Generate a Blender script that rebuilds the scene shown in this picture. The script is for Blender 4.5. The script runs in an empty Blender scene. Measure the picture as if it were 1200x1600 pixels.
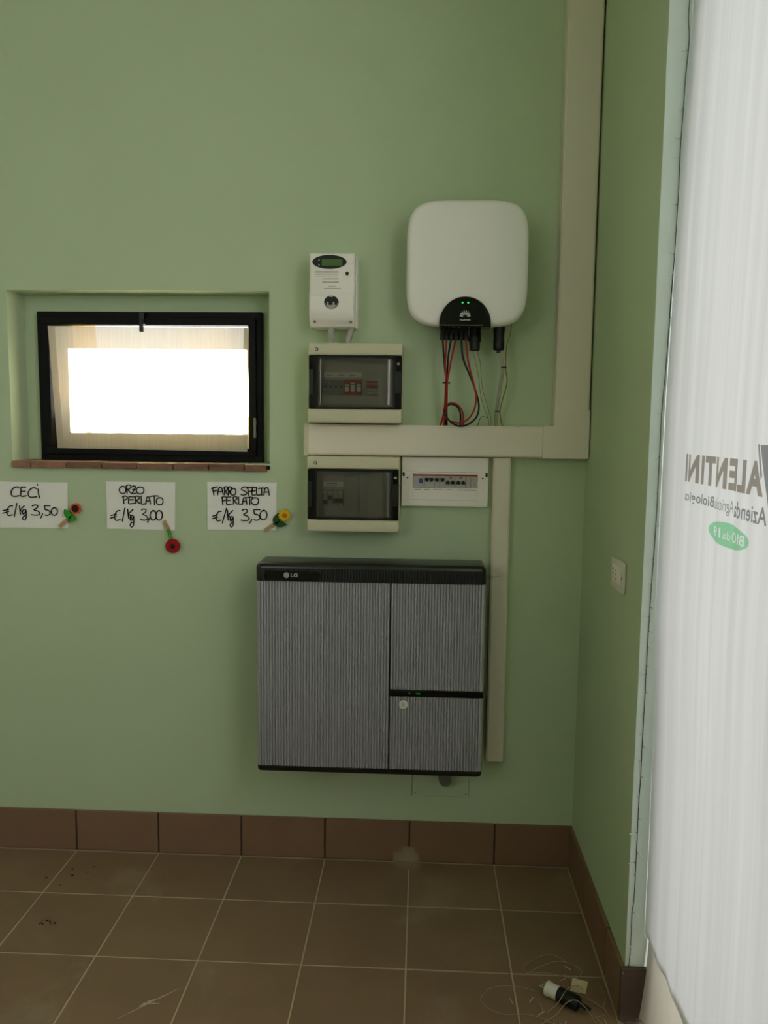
import bpy, bmesh, math, random
from mathutils import Vector, Matrix

random.seed(7)
SC = bpy.context.scene
COL = SC.collection
PI = math.pi

# ------------------------------------------------------------------ camera
cam_d = bpy.data.cameras.new('camera')
cam = bpy.data.objects.new('camera', cam_d)
COL.objects.link(cam)
SC.camera = cam
cam_d.sensor_fit = 'VERTICAL'
cam_d.sensor_height = 32.0
cam_d.lens = 1250.74 / 1600 * 32.0
cam_d.clip_start = 0.02
cam_d.clip_end = 200
PITCH, YAW, ROLL = 0.10744, 0.0460, 0.01092
fw = Vector((-math.sin(YAW), math.cos(YAW), 0)); rt = Vector((math.cos(YAW), math.sin(YAW), 0)); up = Vector((0, 0, 1))
fw2 = fw * math.cos(PITCH) - up * math.sin(PITCH); up2 = up * math.cos(PITCH) + fw * math.sin(PITCH)
rt3 = rt * math.cos(ROLL) + up2 * math.sin(ROLL); up3 = up2 * math.cos(ROLL) - rt * math.sin(ROLL)
mw = Matrix((rt3, up3, -fw2)).transposed().to_4x4()
mw.translation = Vector((0.0218, -2.7033, 1.5378))
cam.matrix_world = mw

# ------------------------------------------------------------------ world and exposure
SKY = 3.2
w = bpy.data.worlds.new('sky'); SC.world = w
w.use_nodes = True
bg = w.node_tree.nodes['Background']
bg.inputs['Color'].default_value = (0.99, 0.948, 0.965, 1)
bg.inputs['Strength'].default_value = SKY
# sun standing behind the back wall, falling on the small window from outside
sun_d = bpy.data.lights.new('sun', 'SUN'); sun_d.energy = 42.0; sun_d.color = (1.0, 0.94, 0.84); sun_d.angle = 0.0093
sun = bpy.data.objects.new('sun', sun_d); COL.objects.link(sun)
SUN_DIR = Vector((0.12, -1.0, -0.50))            # direction the light travels
sun.rotation_euler = SUN_DIR.to_track_quat('-Z', 'Y').to_euler(); sun.location = (-2, 8, 6)
SC.view_settings.view_transform = 'Standard'
SC.view_settings.look = 'None'
SC.view_settings.gamma = 1.0
SC.view_settings.use_curve_mapping = False
SC.view_settings.exposure = 0.46
cy = SC.cycles
cy.use_denoising = True
cy.max_bounces = 14; cy.diffuse_bounces = 9; cy.glossy_bounces = 5; cy.transmission_bounces = 8; cy.transparent_max_bounces = 16
cy.sample_clamp_indirect = 6.0
cy.caustics_reflective = False; cy.caustics_refractive = False

# ------------------------------------------------------------------ materials
def lin(c):
    c = c / 255.0
    return c / 12.92 if c <= 0.04045 else ((c + 0.055) / 1.055) ** 2.4
def rgb(t): return (lin(t[0]), lin(t[1]), lin(t[2]), 1)

MATS = {}
def mat(name, col, rough=0.5, metal=0.0, spec=0.4, var=0.0, vscale=8.0, bump=0.0, bscale=120.0, rnd=0.0, emit=None, estr=0.0, stretch=None, coat=0.0):
    """principled material: sRGB colour, noise variation, fine bump, per object random tint"""
    m = bpy.data.materials.new(name); m.use_nodes = True
    nt = m.node_tree; N = nt.nodes; L = nt.links
    p = N['Principled BSDF']
    p.inputs['Base Color'].default_value = rgb(col)
    p.inputs['Roughness'].default_value = rough
    p.inputs['Metallic'].default_value = metal
    p.inputs['Specular IOR Level'].default_value = spec
    p.inputs['Coat Weight'].default_value = coat
    if emit:
        p.inputs['Emission Color'].default_value = rgb(emit); p.inputs['Emission Strength'].default_value = estr
    src = None
    geo = N.new('ShaderNodeNewGeometry')
    vec = geo.outputs['Position']
    if stretch:
        mp = N.new('ShaderNodeVectorMath'); mp.operation = 'MULTIPLY'; mp.inputs[1].default_value = stretch
        L.new(vec, mp.inputs[0]); vec = mp.outputs[0]
    if var > 0 or rnd > 0:
        hs = N.new('ShaderNodeHueSaturation'); hs.inputs['Color'].default_value = rgb(col)
        val = None
        if var > 0:
            n = N.new('ShaderNodeTexNoise'); n.inputs['Scale'].default_value = vscale; n.inputs['Detail'].default_value = 5
            L.new(vec, n.inputs['Vector'])
            r = N.new('ShaderNodeMapRange'); r.inputs['From Min'].default_value = 0.25; r.inputs['From Max'].default_value = 0.75
            r.inputs['To Min'].default_value = 1 - var; r.inputs['To Max'].default_value = 1 + var
            L.new(n.outputs['Fac'], r.inputs['Value']); val = r.outputs[0]
        if rnd > 0:
            oi = N.new('ShaderNodeObjectInfo'); r2 = N.new('ShaderNodeMapRange')
            r2.inputs['To Min'].default_value = 1 - rnd; r2.inputs['To Max'].default_value = 1 + rnd
            L.new(oi.outputs['Random'], r2.inputs['Value'])
            if val is not None:
                mu = N.new('ShaderNodeMath'); mu.operation = 'MULTIPLY'
                L.new(val, mu.inputs[0]); L.new(r2.outputs[0], mu.inputs[1]); val = mu.outputs[0]
            else: val = r2.outputs[0]
        L.new(val, hs.inputs['Value']); L.new(hs.outputs[0], p.inputs['Base Color'])
    if bump > 0:
        nb = N.new('ShaderNodeTexNoise'); nb.inputs['Scale'].default_value = bscale; nb.inputs['Detail'].default_value = 4
        L.new(vec, nb.inputs['Vector'])
        b = N.new('ShaderNodeBump'); b.inputs['Strength'].default_value = bump; b.inputs['Distance'].default_value = 0.002
        L.new(nb.outputs['Fac'], b.inputs['Height']); L.new(b.outputs[0], p.inputs['Normal'])
    MATS[name] = m
    return m

def cloth(name, col, trans, transparent, stripes, scale, translucent_col=None):
    """woven cloth: part open weave (transparent), part diffuse, part translucent, with vertical slubs"""
    m = bpy.data.materials.new(name); m.use_nodes = True
    nt = m.node_tree; N = nt.nodes; L = nt.links
    N.remove(N['Principled BSDF']); out = N['Material Output']
    d = N.new('ShaderNodeBsdfDiffuse'); t = N.new('ShaderNodeBsdfTranslucent'); tr = N.new('ShaderNodeBsdfTransparent')
    geo = N.new('ShaderNodeNewGeometry')
    mp = N.new('ShaderNodeVectorMath'); mp.operation = 'MULTIPLY'; mp.inputs[1].default_value = scale
    L.new(geo.outputs['Position'], mp.inputs[0])
    n = N.new('ShaderNodeTexNoise'); n.inputs['Scale'].default_value = 1.0; n.inputs['Detail'].default_value = 6
    L.new(mp.outputs[0], n.inputs['Vector'])
    r = N.new('ShaderNodeMapRange'); r.inputs['From Min'].default_value = 0.3; r.inputs['From Max'].default_value = 0.7
    r.inputs['To Min'].default_value = 1 - stripes; r.inputs['To Max'].default_value = 1.0
    L.new(n.outputs['Fac'], r.inputs['Value'])
    for sh, c in ((d, col), (t, translucent_col or col)):
        hs = N.new('ShaderNodeHueSaturation'); hs.inputs['Color'].default_value = rgb(c)
        L.new(r.outputs[0], hs.inputs['Value']); L.new(hs.outputs[0], sh.inputs['Color'])
    mx = N.new('ShaderNodeMixShader'); mx.inputs[0].default_value = trans
    L.new(d.outputs[0], mx.inputs[1]); L.new(t.outputs[0], mx.inputs[2])
    mx2 = N.new('ShaderNodeMixShader'); mx2.inputs[0].default_value = transparent
    L.new(mx.outputs[0], mx2.inputs[1]); L.new(tr.outputs[0], mx2.inputs[2])
    L.new(mx2.outputs[0], out.inputs['Surface'])
    return m

def smoked(name, tint, rough=0.06, refl=1.45):
    m = bpy.data.materials.new(name); m.use_nodes = True
    nt = m.node_tree; N = nt.nodes; L = nt.links
    N.remove(N['Principled BSDF']); out = N['Material Output']
    tr = N.new('ShaderNodeBsdfTransparent'); tr.inputs['Color'].default_value = (*tint, 1)
    gl = N.new('ShaderNodeBsdfGlossy'); gl.inputs['Roughness'].default_value = rough
    fr = N.new('ShaderNodeFresnel'); fr.inputs['IOR'].default_value = refl
    mx = N.new('ShaderNodeMixShader')
    L.new(fr.outputs[0], mx.inputs[0]); L.new(tr.outputs[0], mx.inputs[1]); L.new(gl.outputs[0], mx.inputs[2])
    L.new(mx.outputs[0], out.inputs['Surface'])
    return m

PAINT = mat('green_paint', (190, 206, 172), 0.75, spec=0.25, var=0.025, vscale=2.5, bump=0.12, bscale=180)
JAMB_LIT = mat('lit_jamb_paint', (236, 248, 243), 0.7, spec=0.25, var=0.03, vscale=14, bump=0.1, bscale=150)  # wall green made paler: bright daylight on the jamb put into the colour
CEIL = mat('ceiling_paint', (225, 225, 215), 0.8, var=0.02, vscale=2)
PLASTER = mat('outer_plaster', (235, 205, 140), 0.8, var=0.08, vscale=9)
TILE = mat('brown_tile', (138, 112, 88), 0.6, spec=0.22, var=0.10, vscale=5, bump=0.06, bscale=60, rnd=0.05)
def dusty(m, col, lo, hi, amount, scale):
    nt = m.node_tree; N = nt.nodes; L = nt.links; p = N['Principled BSDF']
    old = p.inputs['Base Color'].links[0].from_socket
    g = N.new('ShaderNodeNewGeometry'); n = N.new('ShaderNodeTexNoise'); n.inputs['Scale'].default_value = scale; n.inputs['Detail'].default_value = 8; n.inputs['Roughness'].default_value = 0.65
    n.inputs['Distortion'].default_value = 0.6
    L.new(g.outputs['Position'], n.inputs['Vector'])
    r = N.new('ShaderNodeMapRange'); r.inputs['From Min'].default_value = lo; r.inputs['From Max'].default_value = hi; r.inputs['To Max'].default_value = amount
    L.new(n.outputs['Fac'], r.inputs['Value'])
    mx = N.new('ShaderNodeMix'); mx.data_type = 'RGBA'; mx.inputs['B'].default_value = rgb(col)
    L.new(r.outputs[0], mx.inputs['Factor']); L.new(old, mx.inputs['A']); L.new(mx.outputs['Result'], p.inputs['Base Color'])
dusty(TILE, (172, 156, 134), 0.54, 0.78, 0.55, 2.6)
SKIRT = mat('skirting_tile', (134, 104, 84), 0.45, spec=0.4, var=0.06, vscale=7, rnd=0.05)
SKIRT_D = mat('dark_jamb_skirting', (84, 66, 58), 0.5, var=0.15, vscale=30)
GROUT = mat('pale_grout', (190, 172, 142), 0.9, var=0.15, vscale=6)
GROUT_D = mat('dark_grout', (70, 58, 46), 0.9)
BRICK = mat('terracotta_brick', (138, 102, 82), 0.85, var=0.25, vscale=25, bump=0.5, bscale=90, rnd=0.24)
MORTAR = mat('mortar', (150, 122, 98), 0.9, var=0.1, vscale=40)
BLACK_AL = mat('black_aluminium', (10, 10, 9), 0.5, spec=0.15)
DARK_WOOD = mat('dark_wood', (52, 40, 32), 0.5, var=0.2, vscale=20, stretch=(1, 1, 0.1))
STONE = mat('threshold_stone', (120, 108, 98), 0.6, var=0.12, vscale=14)
CONCRETE = mat('outdoor_paving', (138, 140, 143), 0.85, var=0.08, vscale=1.5)
GLASS = smoked('window_glass', (0.96, 0.97, 0.96), 0.02)
SMOKE = smoked('smoked_plastic', (0.62, 0.59, 0.54), 0.05, 1.75)
SMOKE_D = smoked('dark_smoked_plastic', (0.26, 0.25, 0.23), 0.12)
IVORY = mat('ivory_plastic', (205, 200, 170), 0.42, spec=0.4)
DUCT = mat('cream_duct_plastic', (232, 223, 205), 0.45, spec=0.4)
WHITE = mat('white_plastic', (222, 219, 206), 0.4, spec=0.4)
WHITE_I = mat('white_inverter_shell', (246, 242, 236), 0.42, spec=0.4)
METER_W = mat('meter_plastic', (244, 239, 231), 0.42, spec=0.4)
BOARD_W = mat('board_plastic', (240, 234, 226), 0.45, spec=0.4)
STICKER = mat('sticker_grey', (215, 215, 208), 0.5)
LOGO_G = mat('logo_grey', (165, 165, 162), 0.4)
GREYP = mat('grey_plastic', (120, 118, 112), 0.5)
LGREY = mat('light_grey_plastic', (175, 172, 165), 0.5)
MODULE = mat('breaker_grey', (168, 166, 160), 0.5)
BLACKP = mat('black_plastic', (14, 14, 14), 0.4, spec=0.4)
GLOSSB = mat('gloss_black', (8, 8, 9), 0.09, spec=0.5)
CAPB = mat('battery_black', (20, 20, 21), 0.28, spec=0.5)
HEATSINK = mat('heatsink_grey', (95, 97, 95), 0.5, metal=0.5)
SILVER = mat('silver_panel', (182, 182, 188), 0.40, metal=0.45, spec=0.5, var=0.03, vscale=6)
SILVER_S = mat('silver_side', (120, 122, 120), 0.45, metal=0.4)
REDP = mat('red_plastic', (168, 40, 40), 0.45)
BLUEP = mat('blue_plastic', (35, 70, 150), 0.45)
RED_C = mat('red_cable', (165, 24, 24), 0.4)
BLACK_C = mat('black_cable', (12, 12, 14), 0.4)
GREY_C = mat('grey_cable', (165, 160, 145), 0.5)
EARTH_C = mat('earth_wire', (150, 118, 40), 0.5)
CORD_C = mat('thin_cord', (150, 135, 105), 0.5)
INK = mat('marker_ink', (10, 10, 12), 0.6)
PAPER = mat('paper', (242, 240, 234), 0.8, var=0.015, vscale=12)
PRINT_G = mat('grey_print', (120, 118, 110), 0.6)
LOGO_W = mat('logo_silver', (215, 215, 212), 0.35)
LCD = mat('green_lcd', (74, 110, 48), 0.3, spec=0.5)
LED_G = mat('green_led', (20, 160, 70), 0.3, emit=(40, 255, 120), estr=1.6)
LED_D = mat('dim_green_led', (10, 70, 30), 0.3, emit=(20, 160, 60), estr=0.35)
WOOD = mat('peg_wood', (188, 150, 108), 0.6, var=0.1, vscale=60)
LEAF = mat('felt_green', (60, 150, 44), 0.85, var=0.1, vscale=90)
LEAF_D = mat('felt_dark_green', (34, 78, 36), 0.85, var=0.1, vscale=90)
P_ORANGE = mat('felt_orange', (232, 96, 42), 0.85)
P_RED = mat('felt_red', (168, 20, 26), 0.85)
P_YEL = mat('felt_yellow', (226, 184, 34), 0.85)
C_BROWN = mat('felt_brown', (48, 22, 20), 0.9)
C_DARK = mat('felt_dark', (40, 34, 18), 0.9)
C_ORNG = mat('felt_center_orange', (205, 120, 24), 0.9)
STEEL = mat('steel', (180, 180, 178), 0.3, metal=0.9)
SMEAR = mat('plaster_smear', (190, 178, 160), 0.95, var=0.2, vscale=80)
CRUMB = mat('dirt', (44, 32, 24), 0.95)
CREAM = mat('cream_card', (205, 192, 150), 0.7)
BULB = mat('clear_white_bulb', (246, 246, 242), 0.25, spec=0.6)
WIRE_G = mat('green_grey_wire', (58, 62, 52), 0.5)
WIRE_CL = mat('clear_cord', (165, 148, 118), 0.35)
def ink(name, tint, col, cover):
    m = bpy.data.materials.new(name); m.use_nodes = True
    nt = m.node_tree; N = nt.nodes; L = nt.links
    N.remove(N['Principled BSDF']); out = N['Material Output']
    tr = N.new('ShaderNodeBsdfTransparent'); tr.inputs['Color'].default_value = (*tint, 1)
    d = N.new('ShaderNodeBsdfDiffuse'); d.inputs['Color'].default_value = rgb(col)
    mx = N.new('ShaderNodeMixShader'); mx.inputs[0].default_value = cover
    L.new(tr.outputs[0], mx.inputs[1]); L.new(d.outputs[0], mx.inputs[2]); L.new(mx.outputs[0], out.inputs['Surface'])
    return m
PRINT_T = ink('taupe_print', (.50, .46, .39), (150, 140, 124), .15)
PRINT_D = ink('grey_cloth_print', (.42, .42, .42), (126, 126, 124), .15)
PRINT_GR = ink('green_cloth_print', (.46, .86, .56), (150, 212, 165), .1)
TAPE = ink('masking_tape', (.92, .90, .86), (205, 186, 158), .42)
CURTAIN = cloth('white_cotton', (226, 229, 231), 0.205, 0.0, 0.11, (34, 34, 0.6))
LINING = cloth('beige_lining', (208, 204, 190), 0.24, 0.0, 0.05, (40, 40, 3))
SHEER = cloth('sheer_voile', (238, 232, 212), 0.50, 0.06, 0.10, (160, 160, 4))
SHEER_H = cloth('sheer_voile_hem', (228, 220, 202), 0.5, 0.02, 0.08, (160, 160, 4))

# ------------------------------------------------------------------ geometry helpers
class B:
    """collects shapes in world coordinates, then links them as one mesh object"""
    def __init__(s): s.v = []; s.f = []
    def add(s, vs, fs):
        n = len(s.v); s.v += [tuple(v) for v in vs]; s.f += [tuple(i + n for i in f) for f in fs]; return s
    def box(s, x0, x1, y0, y1, z0, z1):
        x0, x1 = min(x0, x1), max(x0, x1); y0, y1 = min(y0, y1), max(y0, y1); z0, z1 = min(z0, z1), max(z0, z1)
        return s.add([(x0,y0,z0),(x1,y0,z0),(x1,y1,z0),(x0,y1,z0),(x0,y0,z1),(x1,y0,z1),(x1,y1,z1),(x0,y1,z1)],
                     [(0,3,2,1),(4,5,6,7),(0,1,5,4),(1,2,6,5),(2,3,7,6),(3,0,4,7)])
    def rbox(s, x0, x1, y0, y1, z0, z1, r, seg=2):
        bm = bmesh.new(); bmesh.ops.create_cube(bm, size=1)
        for v in bm.verts:
            v.co = Vector((x0 + (x1-x0)*(v.co.x+.5), y0 + (y1-y0)*(v.co.y+.5), z0 + (z1-z0)*(v.co.z+.5)))
        bmesh.ops.bevel(bm, geom=list(bm.edges), offset=r, segments=seg, profile=0.5, affect='EDGES', clamp_overlap=True)
        bm.normal_update()
        return s.bm(bm)
    def bm(s, bm):
        bm.verts.index_update()
        s.add([v.co[:] for v in bm.verts], [[v.index for v in f.verts] for f in bm.faces]); bm.free(); return s
    def prism(s, poly, y0, y1, bev=0.0, seg=2, back=True):
        """poly in (x,z), counter-clockwise seen from -y (the room); front at y0 (< y1)"""
        n = len(poly)
        if bev > 0:
            cx = sum(p[0] for p in poly)/n; cz = sum(p[1] for p in poly)/n
            loops = []
            for k in range(seg + 1):
                a = PI/2*k/seg; off = bev*(1-math.sin(a)); yy = y0 + bev*(1-math.cos(a))
                loops.append((inset(poly, off), yy))
            loops.append((poly, y1))
        else: loops = [(poly, y0), (poly, y1)]
        vs = []
        for lp, yy in loops: vs += [(p[0], yy, p[1]) for p in lp]
        fs = [tuple(range(n))]
        for k in range(len(loops)-1):
            for i in range(n):
                j = (i+1) % n
                fs.append((k*n+i, (k+1)*n+i, (k+1)*n+j, k*n+j))
        if back: fs.append(tuple((len(loops)-1)*n + i for i in reversed(range(n))))
        return s.add(vs, fs)
    def lathe(s, cx, cy, prof, seg=16, axis='z'):
        """prof = [(r, t)...] along the axis; axis z: centre (cx,cy); axis y: centre (x=cx, z=cy)"""
        vs = []; fs = []
        for r, t in prof:
            for i in range(seg):
                a = 2*PI*i/seg; u, q = r*math.cos(a), r*math.sin(a)
                vs.append((cx+u, cy+q, t) if axis == 'z' else (cx+u, t, cy+q))
        for k in range(len(prof)-1):
            for i in range(seg):
                j = (i+1) % seg; fs.append((k*seg+i, k*seg+j, (k+1)*seg+j, (k+1)*seg+i))
        fs.append(tuple(range(seg))); fs.append(tuple((len(prof)-1)*seg+i for i in reversed(range(seg))))
        return s.add(vs, fs)
    def tube(s, pts, r, seg=8, smooth=6, rf=None):
        P = spline(pts, smooth) if smooth else [Vector(p) for p in pts]
        vs = []; fs = []; prev = None
        n = len(P)
        for i, p in enumerate(P):
            t = (P[min(i+1, n-1)] - P[max(i-1, 0)]).normalized()
            if prev is None:
                a = Vector((0, 0, 1)) if abs(t.z) < 0.9 else Vector((1, 0, 0))
                u = t.cross(a).normalized()
            else:
                u = (prev - t*prev.dot(t)).normalized()
            prev = u; q = t.cross(u)
            rr = rf(i/(n-1))*r if rf else r
            for k in range(seg):
                a = 2*PI*k/seg; vs.append(p + (u*math.cos(a) + q*math.sin(a))*rr)
        for i in range(n-1):
            for k in range(seg):
                j = (k+1) % seg; fs.append((i*seg+k, i*seg+j, (i+1)*seg+j, (i+1)*seg+k))
        fs.append(tuple(reversed(range(seg)))); fs.append(tuple((n-1)*seg+k for k in range(seg)))
        return s.add(vs, fs)
    def obox(s, p0, p1, wd, y0, y1, taper=1.0):
        """bar in the xz plane from p0 to p1 with width wd"""
        d = Vector((p1[0]-p0[0], p1[1]-p0[1])); L_ = d.length; d /= L_; n = Vector((-d.y, d.x))*wd/2
        a = Vector(p0); b = Vector(p1)
        poly = [a-n, b-n*taper, b+n*taper, a+n]
        return s.prism([(q.x, q.y) for q in poly], y0, y1)
    def build(s, name, m, parent=None, smooth=False, kind=None, auto=None):
        lo = Vector([min(v[i] for v in s.v) for i in range(3)]); hi = Vector([max(v[i] for v in s.v) for i in range(3)])
        c = (lo+hi)/2
        if parent is None: c.z = lo.z
        me = bpy.data.meshes.new(name)
        me.from_pydata([(v[0]-c.x, v[1]-c.y, v[2]-c.z) for v in s.v], [], s.f)
        me.materials.append(m)
        bm = bmesh.new(); bm.from_mesh(me); bmesh.ops.recalc_face_normals(bm, faces=list(bm.faces)) ; bm.to_mesh(me); bm.free()
        if smooth:
            me.polygons.foreach_set('use_smooth', [True]*len(me.polygons))
            if auto: me.set_sharp_from_angle(angle=math.radians(auto))
        o = bpy.data.objects.new(name, me); COL.objects.link(o)
        place(o, c, parent)
        if kind: o['kind'] = kind
        return o

WLOC = {}
def place(o, c, parent):
    c = Vector(c)
    WLOC[o.name] = c
    if parent is not None:
        o.parent = parent; o.location = c - WLOC[parent.name]
    else: o.location = c
def inset(poly, d):
    n = len(poly); out = []
    for i in range(n):
        a = Vector(poly[i-1]); b = Vector(poly[i]); c = Vector(poly[(i+1) % n])
        e1 = (b-a).normalized(); e2 = (c-b).normalized()
        n1 = Vector((-e1.y, e1.x)); n2 = Vector((-e2.y, e2.x))
        m = (n1+n2); k = m.length
        if k < 1e-6: m = n1
        else:
            m = m/k; m = m/max(0.4, m.dot(n1))
        out.append((b.x+m.x*d, b.y+m.y*d))
    return out
def spline(pts, k=6):
    P = [Vector(p) for p in pts]; out = []
    for i in range(len(P)-1):
        p0 = P[max(i-1, 0)]; p1 = P[i]; p2 = P[i+1]; p3 = P[min(i+2, len(P)-1)]
        for j in range(k):
            t = j/k
            out.append(0.5*((2*p1) + (p2-p0)*t + (2*p0-5*p1+4*p2-p3)*t*t + (3*p1-p0-3*p2+p3)*t**3))
    out.append(P[-1]); return out
def rrect(x0, x1, z0, z1, r, seg=5):
    out = []
    for cx, cz, a0 in ((x1-r, z0+r, -PI/2), (x1-r, z1-r, 0), (x0+r, z1-r, PI/2), (x0+r, z0+r, PI)):
        for i in range(seg+1):
            a = a0 + PI/2*i/seg; out.append((cx+r*math.cos(a), cz+r*math.sin(a)))
    return out
def ellipse(cx, cz, a, b, seg=28):
    return [(cx+a*math.cos(2*PI*i/seg), cz+b*math.sin(2*PI*i/seg)) for i in range(seg)]
def thing(name, loc, label, cat, group=None, kind=None):
    o = bpy.data.objects.new(name, None); COL.objects.link(o); o.empty_display_size = 0.05
    place(o, loc, None); tag(o, label, cat, group, kind); return o
def tag(o, label, cat=None, group=None, kind=None):
    o['label'] = label
    if cat: o['category'] = cat
    if group: o['group'] = group
    if kind: o['kind'] = kind
    return o
def dup(o, name, c, parent):
    d = bpy.data.objects.new(name, o.data); COL.objects.link(d); place(d, c, parent); return d

def text2d(body, bold=0.0, res=3, space=1.0):
    cu = bpy.data.curves.new('t', 'FONT'); cu.body = body; cu.offset = bold; cu.resolution_u = res; cu.space_character = space
    ob = bpy.data.objects.new('t', cu); COL.objects.link(ob)
    dg = bpy.context.evaluated_depsgraph_get()
    me = bpy.data.meshes.new_from_object(ob.evaluated_get(dg))
    vs = [(v.co.x, v.co.y) for v in me.vertices]; fs = [tuple(p.vertices) for p in me.polygons]
    bpy.data.objects.remove(ob); bpy.data.curves.remove(cu); bpy.data.meshes.remove(me)
    return vs, fs
def fit(vs, u0, u1, v0, v1):
    a0 = min(v[0] for v in vs); a1 = max(v[0] for v in vs); b0 = min(v[1] for v in vs); b1 = max(v[1] for v in vs)
    return [(u0+(v[0]-a0)/(a1-a0)*(u1-u0), v0+(v[1]-b0)/(b1-b0)*(v1-v0)) for v in vs]
def wall_text(body, x0, x1, z0, z1, y, bold=0.0):
    vs, fs = text2d(body, bold); vs = fit(vs, x0, x1, z0, z1)
    return B().add([(p[0], y, p[1]) for p in vs], fs)

# ================================================================== THE SETTING
XR, XL, YR, ZC = 0.570, -2.70, -4.175, 3.25
JY = -0.734                 # far jamb of the door opening in the right wall
OY = -3.15; OZ = 2.80       # near end and head of the opening
CE = -1.62                  # curtain over the far half; past it an unseen high opening added for light
XO = 0.93                   # outer face of the right wall

# back wall with the stepped window recess
RX0, RX1, RZ0, RZ1 = -1.388, -0.493, 1.402, 1.980    # recess in the room face
FX0, FX1, FZ0, FZ1 = -1.330, -0.536, 1.404, 1.922    # window frame outline
OX0, OX1, OZ0, OZ1 = -1.255, -0.600, 1.565, 1.965    # opening in the outer skin
def slab_hole(b, x0, x1, z0, z1, y0, y1, h):
    b.box(x0, h[0], y0, y1, z0, z1); b.box(h[1], x1, y0, y1, z0, z1)
    b.box(h[0], h[1], y0, y1, z0, h[2]); b.box(h[0], h[1], y0, y1, h[3], z1)
b = B()
slab_hole(b, XL-0.3, XO, -0.1, ZC, 0.0, 0.122, (RX0, RX1, RZ0, RZ1))
slab_hole(b, XL-0.3, XO, -0.1, ZC, 0.122, 0.20, (FX0+.012, FX1-.012, FZ0+.012, FZ1-.012))
wb = b.build('wall_back', PAINT, kind='structure'); tag(wb, 'pale green plastered back wall with a recessed window', kind='structure')
b = B(); slab_hole(b, XL-0.3, XO, -0.1, ZC, 0.201, 0.42, (OX0, OX1, OZ0, OZ1))
tag(b.build('wall_outer', PLASTER, kind='structure'), 'sunlit cream outer masonry behind the window', kind='structure')

HB0 = 0.1505
b = B()
b.box(XR, XO, JY, 0, -0.1, ZC); b.box(XR, XO, CE-.05, JY, OZ, ZC); b.box(XR, XO, YR-0.3, OY, -0.1, ZC); b.box(XR, XO, OY, CE-.05, -0.1, 1.40); b.box(XR, XO, OY, CE-.05, 3.18, ZC)
b.box(.70, .78, CE-.11, CE-.05, 1.40, 3.18)
tag(b.build('wall_right', PAINT, kind='structure'), 'pale green right wall ending at the curtained doorway', kind='structure')
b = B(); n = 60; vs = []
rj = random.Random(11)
for i in range(n+1):                     # uneven edge of a thin paler layer, the jamb's daylight put into colour
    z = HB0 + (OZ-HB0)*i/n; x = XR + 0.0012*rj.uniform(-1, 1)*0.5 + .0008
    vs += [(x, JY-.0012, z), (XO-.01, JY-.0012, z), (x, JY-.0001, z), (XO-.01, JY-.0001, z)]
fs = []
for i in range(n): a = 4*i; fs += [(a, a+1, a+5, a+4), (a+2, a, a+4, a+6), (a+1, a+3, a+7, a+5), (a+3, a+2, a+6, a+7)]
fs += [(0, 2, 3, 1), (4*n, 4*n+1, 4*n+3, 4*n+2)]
tag(B().add(vs, fs).build('lit_jamb_layer', JAMB_LIT), 'door jamb beside the curtain, its daylight put into a paler colour', kind='structure')
tag(B().box(XL-.3, XL, YR-.3, 0, -.1, ZC).build('wall_left', PAINT), 'pale green left wall', kind='structure')
# wall behind the camera; its unseen high window is added for fill light
GX0, GX1, GZ0, GZ1 = -2.60, -1.30, 1.50, 2.95
b = B(); slab_hole(b, XL, XR, -0.1, ZC, YR-0.3, YR, (GX0, GX1, GZ0, GZ1))
tag(b.build('wall_rear', PAINT), 'pale green wall behind the camera with an added fill light window', kind='structure')
w2 = thing('fill_window', ((GX0+GX1)/2, YR-0.15, GZ0), 'unseen dark framed window added behind the camera for fill light', None, kind='structure')
b = B()
for x in (GX0+.03, (GX0+GX1)/2, GX1-.03): b.box(x-.03, x+.03, YR-.18, YR-.12, GZ0, GZ1)
b.box(GX0, GX1, YR-.18, YR-.12, GZ0, GZ0+.06); b.box(GX0, GX1, YR-.18, YR-.12, GZ1-.06, GZ1)
b.build('window_frame', BLACK_AL, w2)
for k in range(2):
    xa = GX0 + (GX1-GX0)/2*k; B().box(xa+.05, xa+(GX1-GX0)/2-.03, YR-.153, YR-.147, GZ0+.06, GZ1-.06).build('pane', GLASS, w2)
tag(B().box(XL-0.3, XO, YR-0.3, 0.42, ZC, ZC+0.15).build('ceiling', CEIL), 'off white ceiling', kind='structure')
tag(B().box(-40, 40, -40, 40, -0.30, -0.12).build('ground', CONCRETE), 'pale paving outside the building', kind='structure')

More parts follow.
